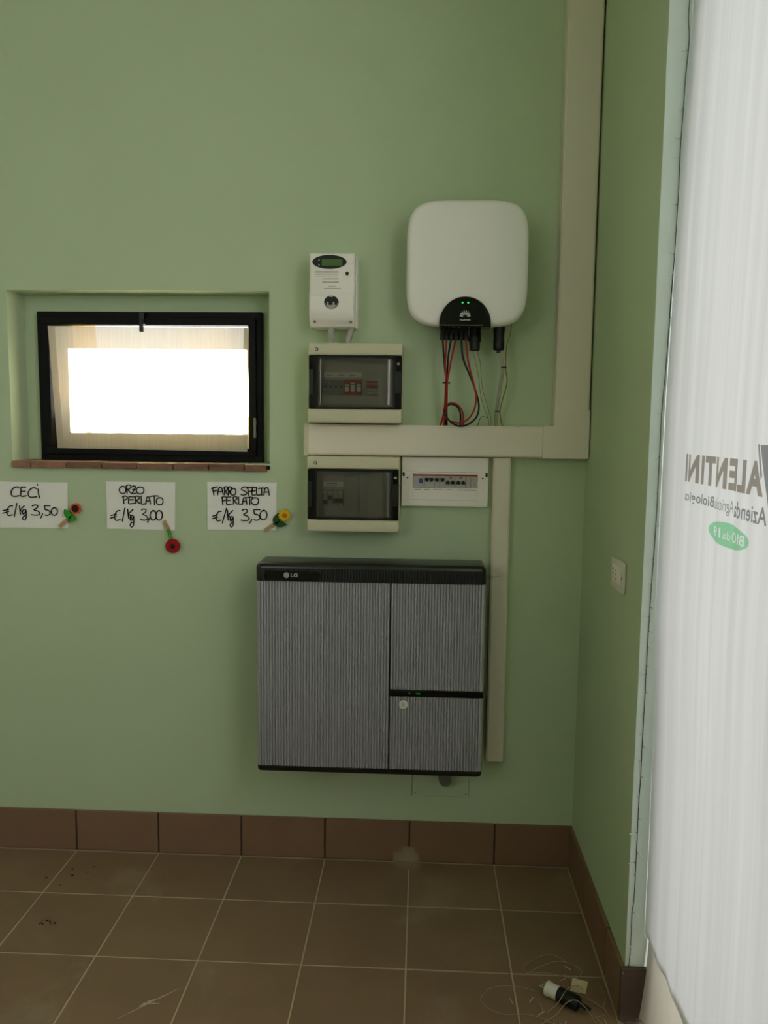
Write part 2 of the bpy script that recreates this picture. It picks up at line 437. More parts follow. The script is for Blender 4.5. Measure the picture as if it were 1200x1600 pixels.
# floor: grout slab with each tile a piece of its own
fl = B().box(XL, XO, YR, 0, -0.10, -0.0012).build('floor', GROUT); tag(fl, 'brown ceramic tiled floor with pale grout lines', kind='structure')
T, G = 0.30, 0.0045
rows = [-0.0130, -0.275] + [-0.275 - T*k for k in range(1, 14)]
cols = [XL + T*k for k in range(0, 11)] + [XR-0.0130]
cols = [round(c, 4) for c in cols]
proto = {}
for i in range(len(rows)-1):
    for j in range(len(cols)-1):
        x0, x1 = cols[j]+G/2, cols[j+1]-G/2; y1, y0 = rows[i]-G/2, rows[i+1]+G/2
        key = (round(x1-x0, 4), round(y1-y0, 4)); c = Vector(((x0+x1)/2, (y0+y1)/2, -0.005))
        if key not in proto:
            bb = B()
            wv = 0.0012
            vs = [(x0,y0,-.01),(x1,y0,-.01),(x1,y1,-.01),(x0,y1,-.01),(x0,y0,-wv),(x1,y0,-wv),(x1,y1,-wv),(x0,y1,-wv),
                  (x0+wv,y0+wv,0),(x1-wv,y0+wv,0),(x1-wv,y1-wv,0),(x0+wv,y1-wv,0)]
            fs = [(3,2,1,0)]
            for a, c4 in ((0, 4), (4, 8)):
                for q in range(4): fs.append((a+q, a+(q+1) % 4, c4+(q+1) % 4, c4+q))
            fs.append((8, 9, 10, 11)); bb.add(vs, fs)
            proto[key] = bb.build('floor_tile', TILE, fl)
        else: dup(proto[key], 'floor_tile', c, fl)

# skirting tiles
HB = 0.150
def skirt_tile(parent, x0, x1, y0, y1, z0=0.003, z1=HB):
    return B().rbox(x0, x1, y0, y1, z0, z1, 0.0012, 1).build('skirting_tile', SKIRT, parent)
sb = B().box(XL, XR, -0.0065, -0.0002, 0.0, HB-0.002).build('baseboard_back', GROUT_D); tag(sb, 'row of brown skirting tiles along the back wall', kind='structure')
for j in range(len(cols)-1):
    skirt_tile(sb, cols[j]+.003, min(cols[j+1]-.003 if j < len(cols)-2 else XR-.001, XR-.001), -0.0115, -0.0005)
sr = B().box(XR-0.0065, XR-0.0002, JY, -0.0125, 0.0, HB-0.002).build('baseboard_right', GROUT_D); tag(sr, 'brown skirting tiles on the short right wall and door jamb', kind='structure')
for a, c in ((-0.014, -0.273), (-0.277, -0.573), (-0.577, JY-0.001)): skirt_tile(sr, XR-0.0115, XR-0.0005, c, a)
B().rbox(XR-0.0115, XR+.16, JY-0.0115, JY-0.0005, 0.003, HB, 0.0012, 1).build('skirting_tile', SKIRT_D, sr)
tag(B().rbox(XR+0.002, XO+0.1, CE-.045, JY-0.012, -0.02, 0.006, 0.003, 2).build('trim_2', STONE), 'grey stone door threshold under the curtain', kind='structure')

# brick sill under the window
sill = B().box(RX0-.001, RX1+.001, 0.0, 0.121, 1.384, 1.398).build('trim_1', MORTAR); tag(sill, 'terracotta brick sill under the small window', kind='structure')
bx = [-1.384, -1.316, -1.192, -1.069, -0.948, -0.823, -0.700, -0.577, -0.500]
for k in range(8):
    dz = random.uniform(-.001, .001); tl = -0.004*(k/7)
    bb = B(); bm = bmesh.new(); bmesh.ops.create_cube(bm, size=1)
    bmesh.ops.subdivide_edges(bm, edges=list(bm.edges), cuts=3, use_grid_fill=True)
    x0, x1 = bx[k]+.0028, bx[k+1]-.0028
    for v in bm.verts:
        jit = Vector((random.uniform(-1, 1), random.uniform(-1, 1), random.uniform(-1, 1)))*0.0009
        v.co = Vector((x0+(x1-x0)*(v.co.x+.5), -0.018+0.139*(v.co.y+.5), 1.383+tl+dz+.022*(v.co.z+.5))) + jit
    bb.bm(bm).build('brick', BRICK, sill)

# window in the recess
win = thing('window_1', ((FX0+FX1)/2, 0.11, FZ0), 'small black aluminium window in the green wall', None, kind='structure')
def ring(b, x0, x1, z0, z1, wd, y0, y1, r=0.0015):
    b.rbox(x0, x1, y0, y1, z1-wd, z1, r, 1); b.rbox(x0, x1, y0, y1, z0, z0+wd, r, 1)
    b.rbox(x0, x0+wd, y0, y1, z0+wd-.001, z1-wd+.001, r, 1); b.rbox(x1-wd, x1, y0, y1, z0+wd-.001, z1-wd+.001, r, 1)
    return b
ring(B(), FX0, FX1, FZ0, FZ1, 0.030, 0.092, 0.165).build('window_frame', BLACK_AL, win)
SX0, SX1, SZ0, SZ1 = FX0+.020, FX1-.020, FZ0+.022, FZ1-.020
sash = ring(B(), SX0, SX1, SZ0, SZ1, 0.026, 0.080, 0.125).build('sash', BLACK_AL, win)
B().box(SX0+.020, SX1-.020, 0.108, 0.112, SZ0+.020, SZ1-.020).build('pane', GLASS, win)
mx = -0.949
lt = B().rbox(mx-.009, mx+.009, 0.064, 0.082, FZ1-.046, FZ1-.006, .002, 1).rbox(mx-.006, mx+.006, 0.056, 0.070, FZ1-.072, FZ1-.030, .002, 1).build('latch', BLACKP, win)
B().rbox(FX1-.028, FX1-.020, 0.074, 0.093, 1.49, 1.56, .002, 1).build('hinge', GREYP, win)

# door frame beyond the curtain
dr = thing('door_1', (0.694, (JY+OY)/2, 0), 'dark wooden door frame behind the white curtain', None, kind='structure')
b = B(); b.box(.664, .724, JY-.055, JY-.002, 0.008, OZ-.002); b.box(.664, .724, CE-.045, CE+.01, 0.008, OZ-.002); b.box(.664, .724, CE+.01, JY-.055, OZ-.06, OZ-.002)
b.build('door_frame', DARK_WOOD, dr)

# ================================================================== CURTAINS
def interp(t, tab):
    for (a, va), (c, vc) in zip(tab, tab[1:]):
        if t <= c: return va + (vc-va)*max(0, (t-a))/(c-a)
    return tab[-1][1]
EDGE = [(0.0, .611), (.23, .614), (.52, .614), (.79, .611), (1.11, .602), (1.58, .603), (2.08, .611), (2.5, .622), (2.8, .630)]
def cur_x(y, z):
    u = JY - y
    f = 0.0035*math.sin(u*44 + 0.5*math.sin(z*1.3)) + 0.0028*math.sin(u*71 + 1.3 + 0.25*z) + 0.0035*math.sin(u*17+2.1)
    f *= 0.45*min(1, u/0.10)
    return interp(z, EDGE) + 0.002 + f
dc = thing('door_curtain', (0.62, (JY+CE)/2, 0.0), 'long white cotton curtain with printed farm logo hanging in the doorway', 'curtain')
ny, nz = 160, 60
vs = []; fs = []
def hem(u): return 0.242 + 0.006*math.sin(u*14) + 0.004*math.sin(u*31+1)
for i in range(ny+1):
    u = 0.0012 + (abs(CE-JY)-.003)*i/ny
    for k in range(nz+1):
        z = hem(u) + (OZ-.001-hem(u))*k/nz; y = JY-u
        # gentle scallop of the free edge
        if i == 0: y -= 0.0008*(1+math.sin(z*5.0))
        vs.append((cur_x(y, z), y, z))
for i in range(ny):
    for k in range(nz):
        a = i*(nz+1)+k; fs.append((a, a+nz+1, a+nz+2, a+1))
B().add(vs, fs).build('curtain_cloth', CURTAIN, dc, smooth=True)
# lower lining hanging to the floor behind the hem
vs = []; fs = []; n1, n2 = 60, 16
for i in range(n1+1):
    u = (abs(CE-JY)-.01)*i/n1
    for k in range(n2+1):
        z = 0.012+0.05*min(1, u/.25) + (0.262-0.012-0.05*min(1, u/.25))*k/n2; t = 1-k/n2
        y = JY-0.006-u - 0.004*t
        x = 0.627 - 0.022*t**1.6*math.exp(-u/0.10) + 0.012*t*math.sin(u*9+0.3)
        vs.append((x, y, z))
for i in range(n1):
    for k in range(n2):
        a = i*(n2+1)+k; fs.append((a, a+n2+1, a+n2+2, a+1))
tag(B().add(vs, fs).build('lining', LINING, dc, smooth=True), 'beige lining showing below the hem')
# cloth print, seen from the back (mirrored from inside the room)
def cloth_print(vs2, fs, name, m, parent, lift=0.0018):
    bm = bmesh.new(); vv = [bm.verts.new((0, p[0], p[1])) for p in vs2]
    for f in fs:
        try: bm.faces.new([vv[i] for i in f])
        except ValueError: pass
    lo = min(p[0] for p in vs2); hi = max(p[0] for p in vs2); y = lo
    while y < hi:
        bmesh.ops.bisect_plane(bm, geom=list(bm.verts)+list(bm.edges)+list(bm.faces), plane_co=(0, y, 0), plane_no=(0, 1, 0)); y += 0.008
    for v in bm.verts: v.co.x = cur_x(v.co.y, v.co.z) - lift
    return B().bm(bm).build(name, m, parent)
def cprint(body, y0, y1, z0, z1, bold, name, m, lift=0.0018, shear=0.0):
    v, f = text2d(body, bold, 3, 1.0+bold*3.2); v = fit(v, y0, y1, z0, z1)
    return cloth_print(v, f, name, m, dc, lift)
cprint('ALENTINI', -1.318, -0.908, 1.424, 1.484, 0.045, 'printed_name', PRINT_T)
v, f = text2d('V', 0.0); 
vp = [(-1.300, 1.512), (-1.318, 1.46), (-1.345, 1.385), (-1.366, 1.385), (-1.350, 1.46), (-1.327, 1.512)]
cloth_print(vp + [(-1.352, 1.40), (-1.385, 1.512), (-1.41, 1.512), (-1.368, 1.385)], [tuple(range(6)), (6, 7, 8, 9)], 'printed_leaf_letter', PRINT_D, dc)
b2 = [(-1.294, 1.512), (-1.298, 1.512), (-1.313, 1.455), (-1.331, 1.40), (-1.336, 1.36), (-1.331, 1.40), (-1.308, 1.455)]
cloth_print([(-1.290, 1.513), (-1.296, 1.513), (-1.312, 1.460), (-1.308, 1.452)], [(0, 1, 2, 3)], 'printed_blade', PRINT_D, dc)
cprint('Azienda', -1.335, -1.194, 1.376, 1.407, 0.018, 'printed_line', PRINT_D)
cprint('Agricola', -1.188, -1.092, 1.374, 1.405, -0.004, 'printed_line', PRINT_D)
cprint('Biologica', -1.086, -0.914, 1.376, 1.404, 0.018, 'printed_line', PRINT_D)
# green oval with the lettering left open in it
def oval_with_text(words_, cy_, cz_, a, b_):
    from mathutils.geometry import delaunay_2d_cdt
    tv = []; tf = []
    for body, y0, y1, z0, z1, bold in words_:
        v_, f_ = text2d(body, bold, 3, 1.0+bold*3.2); v_ = fit(v_, y0, y1, z0, z1)
        n0 = len(tv); tv += v_; tf += [tuple(k+n0 for k in q) for q in f_]
    K_ = 50.0
    cnt = {}
    for q in tf:
        for k in range(len(q)):
            e = tuple(sorted((q[k], q[(k+1) % len(q)]))); cnt[e] = cnt.get(e, 0)+1
    edges = [e for e, c_ in cnt.items() if c_ == 1]
    P = [Vector(((p[0]-cy_)*K_, (p[1]-cz_)*K_)) for p in tv]; n0 = len(P)
    P += [Vector((K_*a*math.cos(2*PI*k/48), K_*b_*math.sin(2*PI*k/48))) for k in range(48)]
    edges += [(n0+k, n0+(k+1) % 48) for k in range(48)]
    V, E2, F2, _, _, _ = delaunay_2d_cdt(P, edges, [], 0, 1e-5)
    def inside(c):
        for q in tf:
            for k in range(1, len(q)-1):
                A, B_, C_ = P[q[0]], P[q[k]], P[q[k+1]]
                d1 = (B_-A).cross(c-A); d2 = (C_-B_).cross(c-B_); d3 = (A-C_).cross(c-C_)
                if (d1 >= 0 and d2 >= 0 and d3 >= 0) or (d1 <= 0 and d2 <= 0 and d3 <= 0): return True
        return False
    fs = []
    for q in F2:
        c = sum((V[k] for k in q), Vector((0, 0)))/len(q)
        if (c.x/(K_*a))**2+(c.y/(K_*b_))**2 <= 1.0 and not inside(c): fs.append(tuple(q))
    return [(v_.x/K_+cy_, v_.y/K_+cz_) for v_ in V], fs
v, f = oval_with_text([('BIO', -1.255, -1.190, 1.3285, 1.3480, .02), ('da', -1.180, -1.148, 1.3285, 1.3440, 0), ('19', -1.138, -1.098, 1.3285, 1.3480, .02)], -1.170, 1.338, 0.106, 0.0235)
cloth_print(v, f, 'printed_oval', PRINT_GR, dc)

# voile on the little window
wc = thing('window_curtain', (-0.93, 0.073, 1.448), 'small sheer voile curtain stretched over the black window sash', 'curtain')
CX = [(-1.283, 1.870), (-0.578, 1.866), (-0.587, 1.442), (-1.262, 1.447)]   # tl, tr, br, bl
vs = []; fs = []; n1, n2 = 60, 24
def wpt(s, t):
    top = Vector(CX[0]).lerp(Vector(CX[1]), s); bot = Vector(CX[3]).lerp(Vector(CX[2]), s); p = top.lerp(bot, t)
    return (p.x, 0.0745 + 0.0012*math.sin(s*38+t)+0.0008*math.sin(s*83), p.y)
for i in range(n1+1):
    for k in range(n2+1): vs.append(wpt(i/n1, k/n2))
for i in range(n1):
    for k in range(n2):
        a = i*(n2+1)+k; fs.append((a, a+1, a+n2+2, a+n2+1))
B().add(vs, fs).build('voile', SHEER, wc, smooth=True)
def strip(s0, s1, t0, t1, n, dy=-.0015):
    vs = []; fs = []
    for i in range(n+1):
        for k in range(2):
            if s1-s0 > t1-t0: p = wpt(s0+(s1-s0)*i/n, t0 if k == 0 else t1)
            else: p = wpt(s0 if k == 0 else s1, t0+(t1-t0)*i/n)
            vs.append((p[0], p[1]+dy, p[2]))
    for i in range(n): fs.append((2*i, 2*i+1, 2*i+3, 2*i+2))
    return B().add(vs, fs)
strip(0, .034, 0, 1, 24).build('hem', SHEER_H, wc); strip(.976, 1, 0, 1, 24).build('hem', SHEER_H, wc)

# ================================================================== TRUNKING
tr = thing('cable_trunking', (0.10, -0.03, 1.437), 'wide cream plastic cable trunking running across and up beside the corner', 'trunking')
def duct_piece(b, x0, x1, z0, z1, d, vert):
    b.rbox(x0, x1, -d+.003, -.0005, z0, z1, .002, 1)
    i = .004
    if vert: b.rbox(x0+i, x1-i, -d, -d+.006, z0, z1, .0015, 1)
    else: b.rbox(x0, x1, -d, -d+.006, z0+i, z1-i, .0015, 1)
    return b
duct_piece(B(), -0.356, 0.4165, 1.4395, 1.5405, 0.060, False).build('horizontal_duct', DUCT, tr)
B().rbox(-0.368, -0.353, -0.063, -.0005, 1.4365, 1.5435, .002, 2).build('end_cap', IVORY, tr)
duct_piece(B(), 0.453, 0.5635, 1.590, ZC-.001, 0.060, True).build('vertical_duct', DUCT, tr)
Lp = [(.4165, 1.4365), (.558, 1.4365), (.5615, 1.4377), (.5645, 1.4405), (.5655, 1.445), (.5655, 1.594), (.4505, 1.594), (.4505, 1.5435), (.4165, 1.5435)]
b = B().prism(Lp, -0.0625, -.0005, .0015, 2)
for zz in (1.4440, 1.4475, 1.5335, 1.5370): b.box(.418, .452, -.0629, -.0624, zz, zz+.0008)
b.build('corner_cover', DUCT, tr)
t2 = thing('narrow_cable_trunking', (0.2885, -0.02, 0.390), 'narrow cream vertical cable trunking to the right of the grey battery', 'trunking')
duct_piece(B(), 0.2600, 0.3180, 0.390, 1.4370, 0.040, True).build('duct', DUCT, t2)

# ================================================================== INVERTER
inv = thing('solar_inverter', (0.154, -0.06, 1.848), 'white rounded-square solar inverter with a black half-dome status panel', 'inverter')
ICX, ICZ, IA, IB = 0.154, 2.0385, 0.188, 0.1905
def squircle(a, b_, n=5.0, seg=96):
    out = []
    for i in range(seg):
        t = 2*PI*i/seg; c, s_ = math.cos(t), math.sin(t)
        r = (abs(c)**n + abs(s_)**n)**(-1/n); out.append((r*c*a, r*s_*b_))
    return out
sq = squircle(IA, IB); seg = len(sq)
loops = []   # (scale, y) from the convex front to the rear rim
for k in range(9):
    q = k/8; loops.append((0.05+0.87*q, -0.170+0.006*q*q))
loops += [(0.955, -0.1615), (0.978, -0.157), (0.993, -0.150), (1.0, -0.141), (1.0, -0.128), (0.985, -0.118), (0.90, -0.112)]
vs = []; fs = []
for sc_, yy in loops: vs += [(ICX+p[0]*sc_, yy, ICZ+p[1]*sc_) for p in sq]
for k in range(len(loops)-1):
    for i in range(seg): j = (i+1) % seg; fs.append((k*seg+i, (k+1)*seg+i, (k+1)*seg+j, k*seg+j))
fs.append(tuple(range(seg))); fs.append(tuple((len(loops)-1)*seg+i for i in reversed(range(seg))))
B().add(vs, fs).build('cover', WHITE_I, inv, smooth=True)
b = B().rbox(ICX-.160, ICX+.160, -.113, -.035, ICZ-.165, ICZ+.160, .008, 2)
b.build('heat_sink', HEATSINK, inv)
B().rbox(ICX-.09, ICX+.09, -.036, -.0005, ICZ-.02, ICZ+.14, .004, 1).build('wall_bracket', HEATSINK, inv)
DX, DZ, DR = 0.1495, 1.8545, 0.0795
poly = [(DX-DR, 1.8435), (DX+DR, 1.8435)] + [(DX+DR*math.cos(PI*i/40), DZ+(DR+.002)*math.sin(PI*i/40)) for i in range(41)]
dome = B().prism(poly, -0.1765, -0.112, .003, 5).build('status_panel', GLOSSB, inv)
B().box(DX-DR, DX+.055, -0.1772, -0.1760, 1.8490, 1.8497).build('edge_line', LOGO_W, dome)
for xx in (.1405, .1580): B().prism(ellipse(xx, 1.9165, .0028, .0016, 12), -.1772, -.1764).build('status_light', LED_G, inv)
# eight petal emblem
b = B()
ex, ez = 0.1492, 1.8735
for k in range(8):
    a = math.radians(-4 + 26.8*k) if False else math.radians(14 + (166-14)*k/7)
    d = Vector((math.cos(a), math.sin(a))); n = Vector((-d.y, d.x)); c = Vector((ex, ez))
    L0, L1, wd = .0062, .0165 + .0045*math.sin(a), .0020
    pl = []
    for i in range(12):
        t = 2*PI*i/12; q = c + d*((L0+L1)/2 + (L1-L0)/2*math.cos(t)) + n*wd*math.sin(t)*(0.75+0.25*math.cos(t)); pl.append((q.x, q.y))
    b.prism(pl, -.1770, -.1762)
b.build('emblem', LOGO_W, dome)
wall_text('HUAWEI', .1335, .1655, 1.8625, 1.8675, -.1769, .02).build('lettering', LOGO_W, dome)
# plugs underneath
CXS = (.083, .0955, .1105, .1265, .142, .157)
for xx in CXS:
    B().lathe(xx, -.100, [(.0072, 1.856), (.0072, 1.832), (.0080, 1.830), (.0080, 1.812), (.0060, 1.811)], 12).build('string_plug', BLACKP, inv, smooth=True, auto=35)
B().rbox(.074, .166, -.106, -.094, 1.838, 1.856, .002, 1).build('plug_rail', BLACKP, inv)
b = B().lathe(.1855, -.100, [(.0185, 1.856), (.0185, 1.828), (.0195, 1.826), (.0195, 1.806), (.0165, 1.805), (.0165, 1.780), (.013, 1.778)], 20); b.build('signal_port', BLACKP, inv, smooth=True, auto=35)
b = B().lathe(.2615, -.100, [(.0185, 1.860), (.0185, 1.838), (.0170, 1.834), (.0165, 1.814), (.0178, 1.812), (.0175, 1.784), (.0150, 1.780), (.0068, 1.779), (.0066, 1.771)], 20); b.build('mains_port', BLACKP, inv, smooth=True, auto=35)

# ------------------------------------------------------------------ cables
def cable(name, pts, r, m, label, group, ties=()):
    """pts = (x, z, y) ; runs from the inverter down into the trunking"""
    P = [(p[0], p[2], p[1]) for p in pts]
    o = B().tube(P, r, 8, 7).build(name, m, None, smooth=True)
    tag(o, label, 'cable', group)
    return o
R6 = 0.0031
G_ = 'solar string cables'
cable('string_cable', [(.083, 1.818, -.100), (.0885, 1.755, -.099), (.0945, 1.70, -.098), (.0965, 1.675, -.098), (.0975, 1.60, -.07), (.0985, 1.5395, -.045)], R6, BLACK_C, 'leftmost black cable hanging from the white inverter', G_)
cable('string_cable', [(.0955, 1.818, -.100), (.0930, 1.745, -.104), (.0945, 1.70, -.105), (.0955, 1.675, -.105), (.0950, 1.61, -.086), (.0900, 1.57, -.066), (.0815, 1.5395, -.040)], R6, RED_C, 'leftmost red cable hanging from the white inverter', G_)
cable('string_cable', [(.1105, 1.818, -.100), (.1030, 1.765, -.093), (.0995, 1.70, -.091), (.1005, 1.675, -.091), (.1015, 1.60, -.060), (.1035, 1.5395, -.036)], R6, BLACK_C, 'middle black cable under the inverter, tied to two red ones', G_)
cable('string_cable', [(.1265, 1.818, -.100), (.1130, 1.757, -.108), (.1035, 1.70, -.108), (.1000, 1.675, -.110), (.1000, 1.61, -.094), (.0960, 1.57, -.074), (.0925, 1.5395, -.052)], R6, RED_C, 'second red cable under the inverter, tied to its neighbours', G_)
cable('string_cable', [(.157, 1.818, -.100), (.1655, 1.745, -.108), (.1840, 1.674, -.112), (.1930, 1.630, -.108), (.1880, 1.590, -.098), (.1690, 1.561, -.092), (.1450, 1.550, -.088), (.1180, 1.553, -.086), (.0985, 1.567, -.082), (.0920, 1.590, -.076), (.1020, 1.608, -.070), (.1220, 1.6135, -.064), (.1420, 1.603, -.058), (.1545, 1.580, -.052), (.1570, 1.5395, -.042)], R6, RED_C, 'rightmost red cable, curled into a loop above the trunking', G_)
cable('string_cable', [(.142, 1.818, -.100), (.1495, 1.755, -.100), (.1700, 1.705, -.103), (.1900, 1.655, -.105), (.2030, 1.605, -.103), (.1960, 1.568, -.100), (.1700, 1.545, -.098), (.1440, 1.539, -.096), (.1190, 1.548, -.094), (.1010, 1.568, -.089), (.0955, 1.590, -.084), (.1050, 1.606, -.077), (.1210, 1.609, -.070), (.1370, 1.600, -.061), (.1470, 1.578, -.051), (.1490, 1.5395, -.034)], R6, BLACK_C, 'rightmost black cable, curled into the loop above the trunking', G_)
tag(B().lathe(.0975, -.1005, [(.0125, 1.6735), (.0128, 1.6745), (.0128, 1.6775), (.0125, 1.6785)], 14).build('cable_tie', BLACK_C, None, smooth=True), 'black cable tie around the red and black cables', 'cable tie')
cable('signal_cord', [(.1800, 1.780, -.100), (.1885, 1.745, -.100), (.1995, 1.700, -.100), (.2050, 1.660, -.099), (.2110, 1.630, -.096), (.2250, 1.590, -.080), (.2380, 1.562, -.060), (.2400, 1.5395, -.045)], .0011, CORD_C, 'thin pale cord nearest the cable loop under the inverter', 'thin signal cords')
cable('signal_cord', [(.1930, 1.780, -.100), (.2035, 1.745, -.102), (.2080, 1.700, -.102), (.2130, 1.660, -.101), (.2210, 1.633, -.098), (.2360, 1.590, -.083), (.2460, 1.562, -.063), (.2470, 1.5395, -.048)], .0011, CORD_C, 'thin pale cord beside the thick grey cable', 'thin signal cords')
cable('cord_tail', [(.238, 1.565, -.062), (.226, 1.570, -.062), (.213, 1.568, -.060), (.204, 1.5395, -.045)], .0010, BLACK_C, 'short dark wire tail lying above the trunking', None)
ac = cable('mains_cable', [(.2615, 1.778, -.100), (.2740, 1.745, -.100), (.2770, 1.722, -.099), (.2720, 1.680, -.096), (.2665, 1.634, -.086), (.2640, 1.590, -.066), (.2640, 1.5395, -.040)], .0056, GREY_C, 'thick grey mains cable under the right plug of the inverter', None)
for (xx, zz, yy, nm) in ((.2795, 1.7265, -.099, 'upper'), (.2665, 1.588, -.066, 'lower')):
    B().lathe(xx, yy, [(.0092, zz-.0018), (.0096, zz-.001), (.0096, zz+.001), (.0092, zz+.0018)], 14).build('tie_strap', BLACK_C, ac, smooth=True)
cable('earth_wire', [(.302, 1.866, -.085), (.2985, 1.835, -.09), (.2870, 1.795, -.098), (.2855, 1.728, -.098), (.2915, 1.680, -.094), (.2800, 1.625, -.082), (.2740, 1.588, -.066), (.2790, 1.560, -.055), (.2870, 1.5395, -.045)], .0019, EARTH_C, 'yellowish earth wire curving beside the grey mains cable', None)

# ================================================================== METER
me_ = thing('electricity_meter', (-0.27, -0.05, 1.848), 'white electricity meter with oval display on the green wall', 'meter')
B().rbox(-.3405, -.1925, -.062, -.0005, 1.850, 2.0795, .008, 3).build('base', METER_W, me_, smooth=True, auto=40)
prof = [(2.078, -.060), (2.078, -.108), (2.0755, -.1105), (1.965, -.1105), (1.957, -.1125), (1.950, -.118), (1.938, -.1195), (1.905, -.1195), (1.890, -.117), (1.876, -.112), (1.868, -.106), (1.8625, -.097), (1.8535, -.090), (1.851, -.080), (1.851, -.060)]
mx0, mx1 = -.3430, -.1985
vs = []; fs = []
xs = [(mx0, 0.007, 0), (mx0+.0015, .0025, 0), (mx0+.005, 0, 0), (mx1-.005, 0, 0), (mx1-.0015, .0025, 0), (mx1, .007, 0)]
n = len(prof)
for x, ins, _ in xs:
    for z, y in prof: vs.append((x, min(y+ins, -.055), z))
for k in range(len(xs)-1):
    for i in range(n-1): fs.append((k*n+i, k*n+i+1, (k+1)*n+i+1, (k+1)*n+i))
fs.append(tuple(range(n))); fs.append(tuple((len(xs)-1)*n+i for i in reversed(range(n))))
B().add(vs, fs).build('front_cover', METER_W, me_, smooth=True, auto=35)
dsp = B().prism(ellipse(-.279, 2.051, .0545, .0215, 40), -.1125, -.108, .001, 2).build('display', BLACKP, me_)
B().box(-.303, -.238, -.1131, -.1120, 2.0385, 2.0590).build('screen', LCD, dsp)
for zz in (2.0565, 2.0410): B().lathe(-.312, zz, [(.0022, -.1136), (.0024, -.1120)], 10, 'y').build('display_light', LGREY, dsp)
B().lathe(-.211, 2.052, [(.0050, -.1135), (.0068, -.1130), (.0074, -.1100)], 18, 'y').build('button', METER_W, me_, smooth=True, auto=30)
pt = B().lathe(-.2225, 2.0150, [(.0125, -.1128), (.0140, -.1124), (.0148, -.1100)], 24, 'y').build('optical_port', METER_W, me_, smooth=True, auto=30)
B().lathe(-.2225, 2.0150, [(.0058, -.1133), (.0060, -.1122)], 16, 'y').build('port_hole', BLACKP, pt)
sw = B().prism(ellipse(-.2715, 1.925, .0232, .0205, 32), -.1203, -.115).build('main_switch', BLACKP, me_)
B().prism(ellipse(-.2715, 1.9255, .0215, .0190, 32)[17:32], -.1209, -.1200).build('switch_tray', LGREY, sw)
B().box(-.290, -.253, -.1212, -.1206, 1.9165, 1.9255).build('switch_body', BLACKP, sw)
for xx in (-.2830, -.2640): B().rbox(xx-.0030, xx+.0030, -.1260, -.1206, 1.9150, 1.9250, .001, 1).build('switch_lever', LGREY, sw)
B().rbox(-.279, -.266, -.1225, -.1190, 1.9415, 1.9485, .002, 2).build('seal', WHITE, sw)
for (x0, x1, zz, h) in ((-.326, -.250, 2.0185, .0035), (-.326, -.250, 2.0125, .002), (-.326, -.250, 2.0070, .0012), (-.301, -.248, 1.9985, .0012), (-.282, -.256, 1.9755, .0012), (-.295, -.243, 1.9690, .0014)):
    b = B(); x = x0
    while x < x1-.002:
        wd = random.uniform(.0015, .0045); b.box(x, min(x+wd, x1), -.11085, -.1104, zz, zz+h); x += wd+random.uniform(.0006, .0015)
    b.build('printed_text', PRINT_G, me_)
b = B(); x = -.301
while x < -.249:
    wd = random.uniform(.0004, .0012); b.box(x, x+wd, -.11085, -.1104, 1.9865, 1.9905); x += wd+random.uniform(.0005, .001)
b.build('bar_code', PRINT_G, me_)
for xx in (-.327, -.211): B().lathe(xx, 1.8665, [(.0030, -.1080), (.0040, -.1070), (.0042, -.095)], 12, 'y').build('screw', GREYP, me_, smooth=True, auto=30)
cd = thing('corrugated_conduit', (-.278, -.06, 1.799), 'short corrugated grey conduit under the left of the electricity meter', 'conduit')
pr = [(.0095, 1.853)]
z = 1.836
pr += [(.0095, 1.838)]
while z > 1.801: pr += [(.0105, z), (.0105, z-.0022), (.0088, z-.0030), (.0088, z-.0046)]; z -= .0052
pr += [(.0095, 1.7985)]
B().lathe(-.2785, -.060, pr, 16).build('corrugated_pipe', LGREY, cd, smooth=True, auto=50)
B().lathe(-.2785, -.060, [(.0112, 1.855), (.0112, 1.838), (.0100, 1.8375)], 16).build('collar', LGREY, cd, smooth=True, auto=40)
tag(B().tube([(-.213, -.050, 1.853), (-.217, -.052, 1.835), (-.223, -.055, 1.815), (-.226, -.057, 1.7985)], .0105, 14, 5).build('smooth_conduit', LGREY, None, smooth=True), 'short slanting smooth grey pipe under the right of the electricity meter', 'conduit')

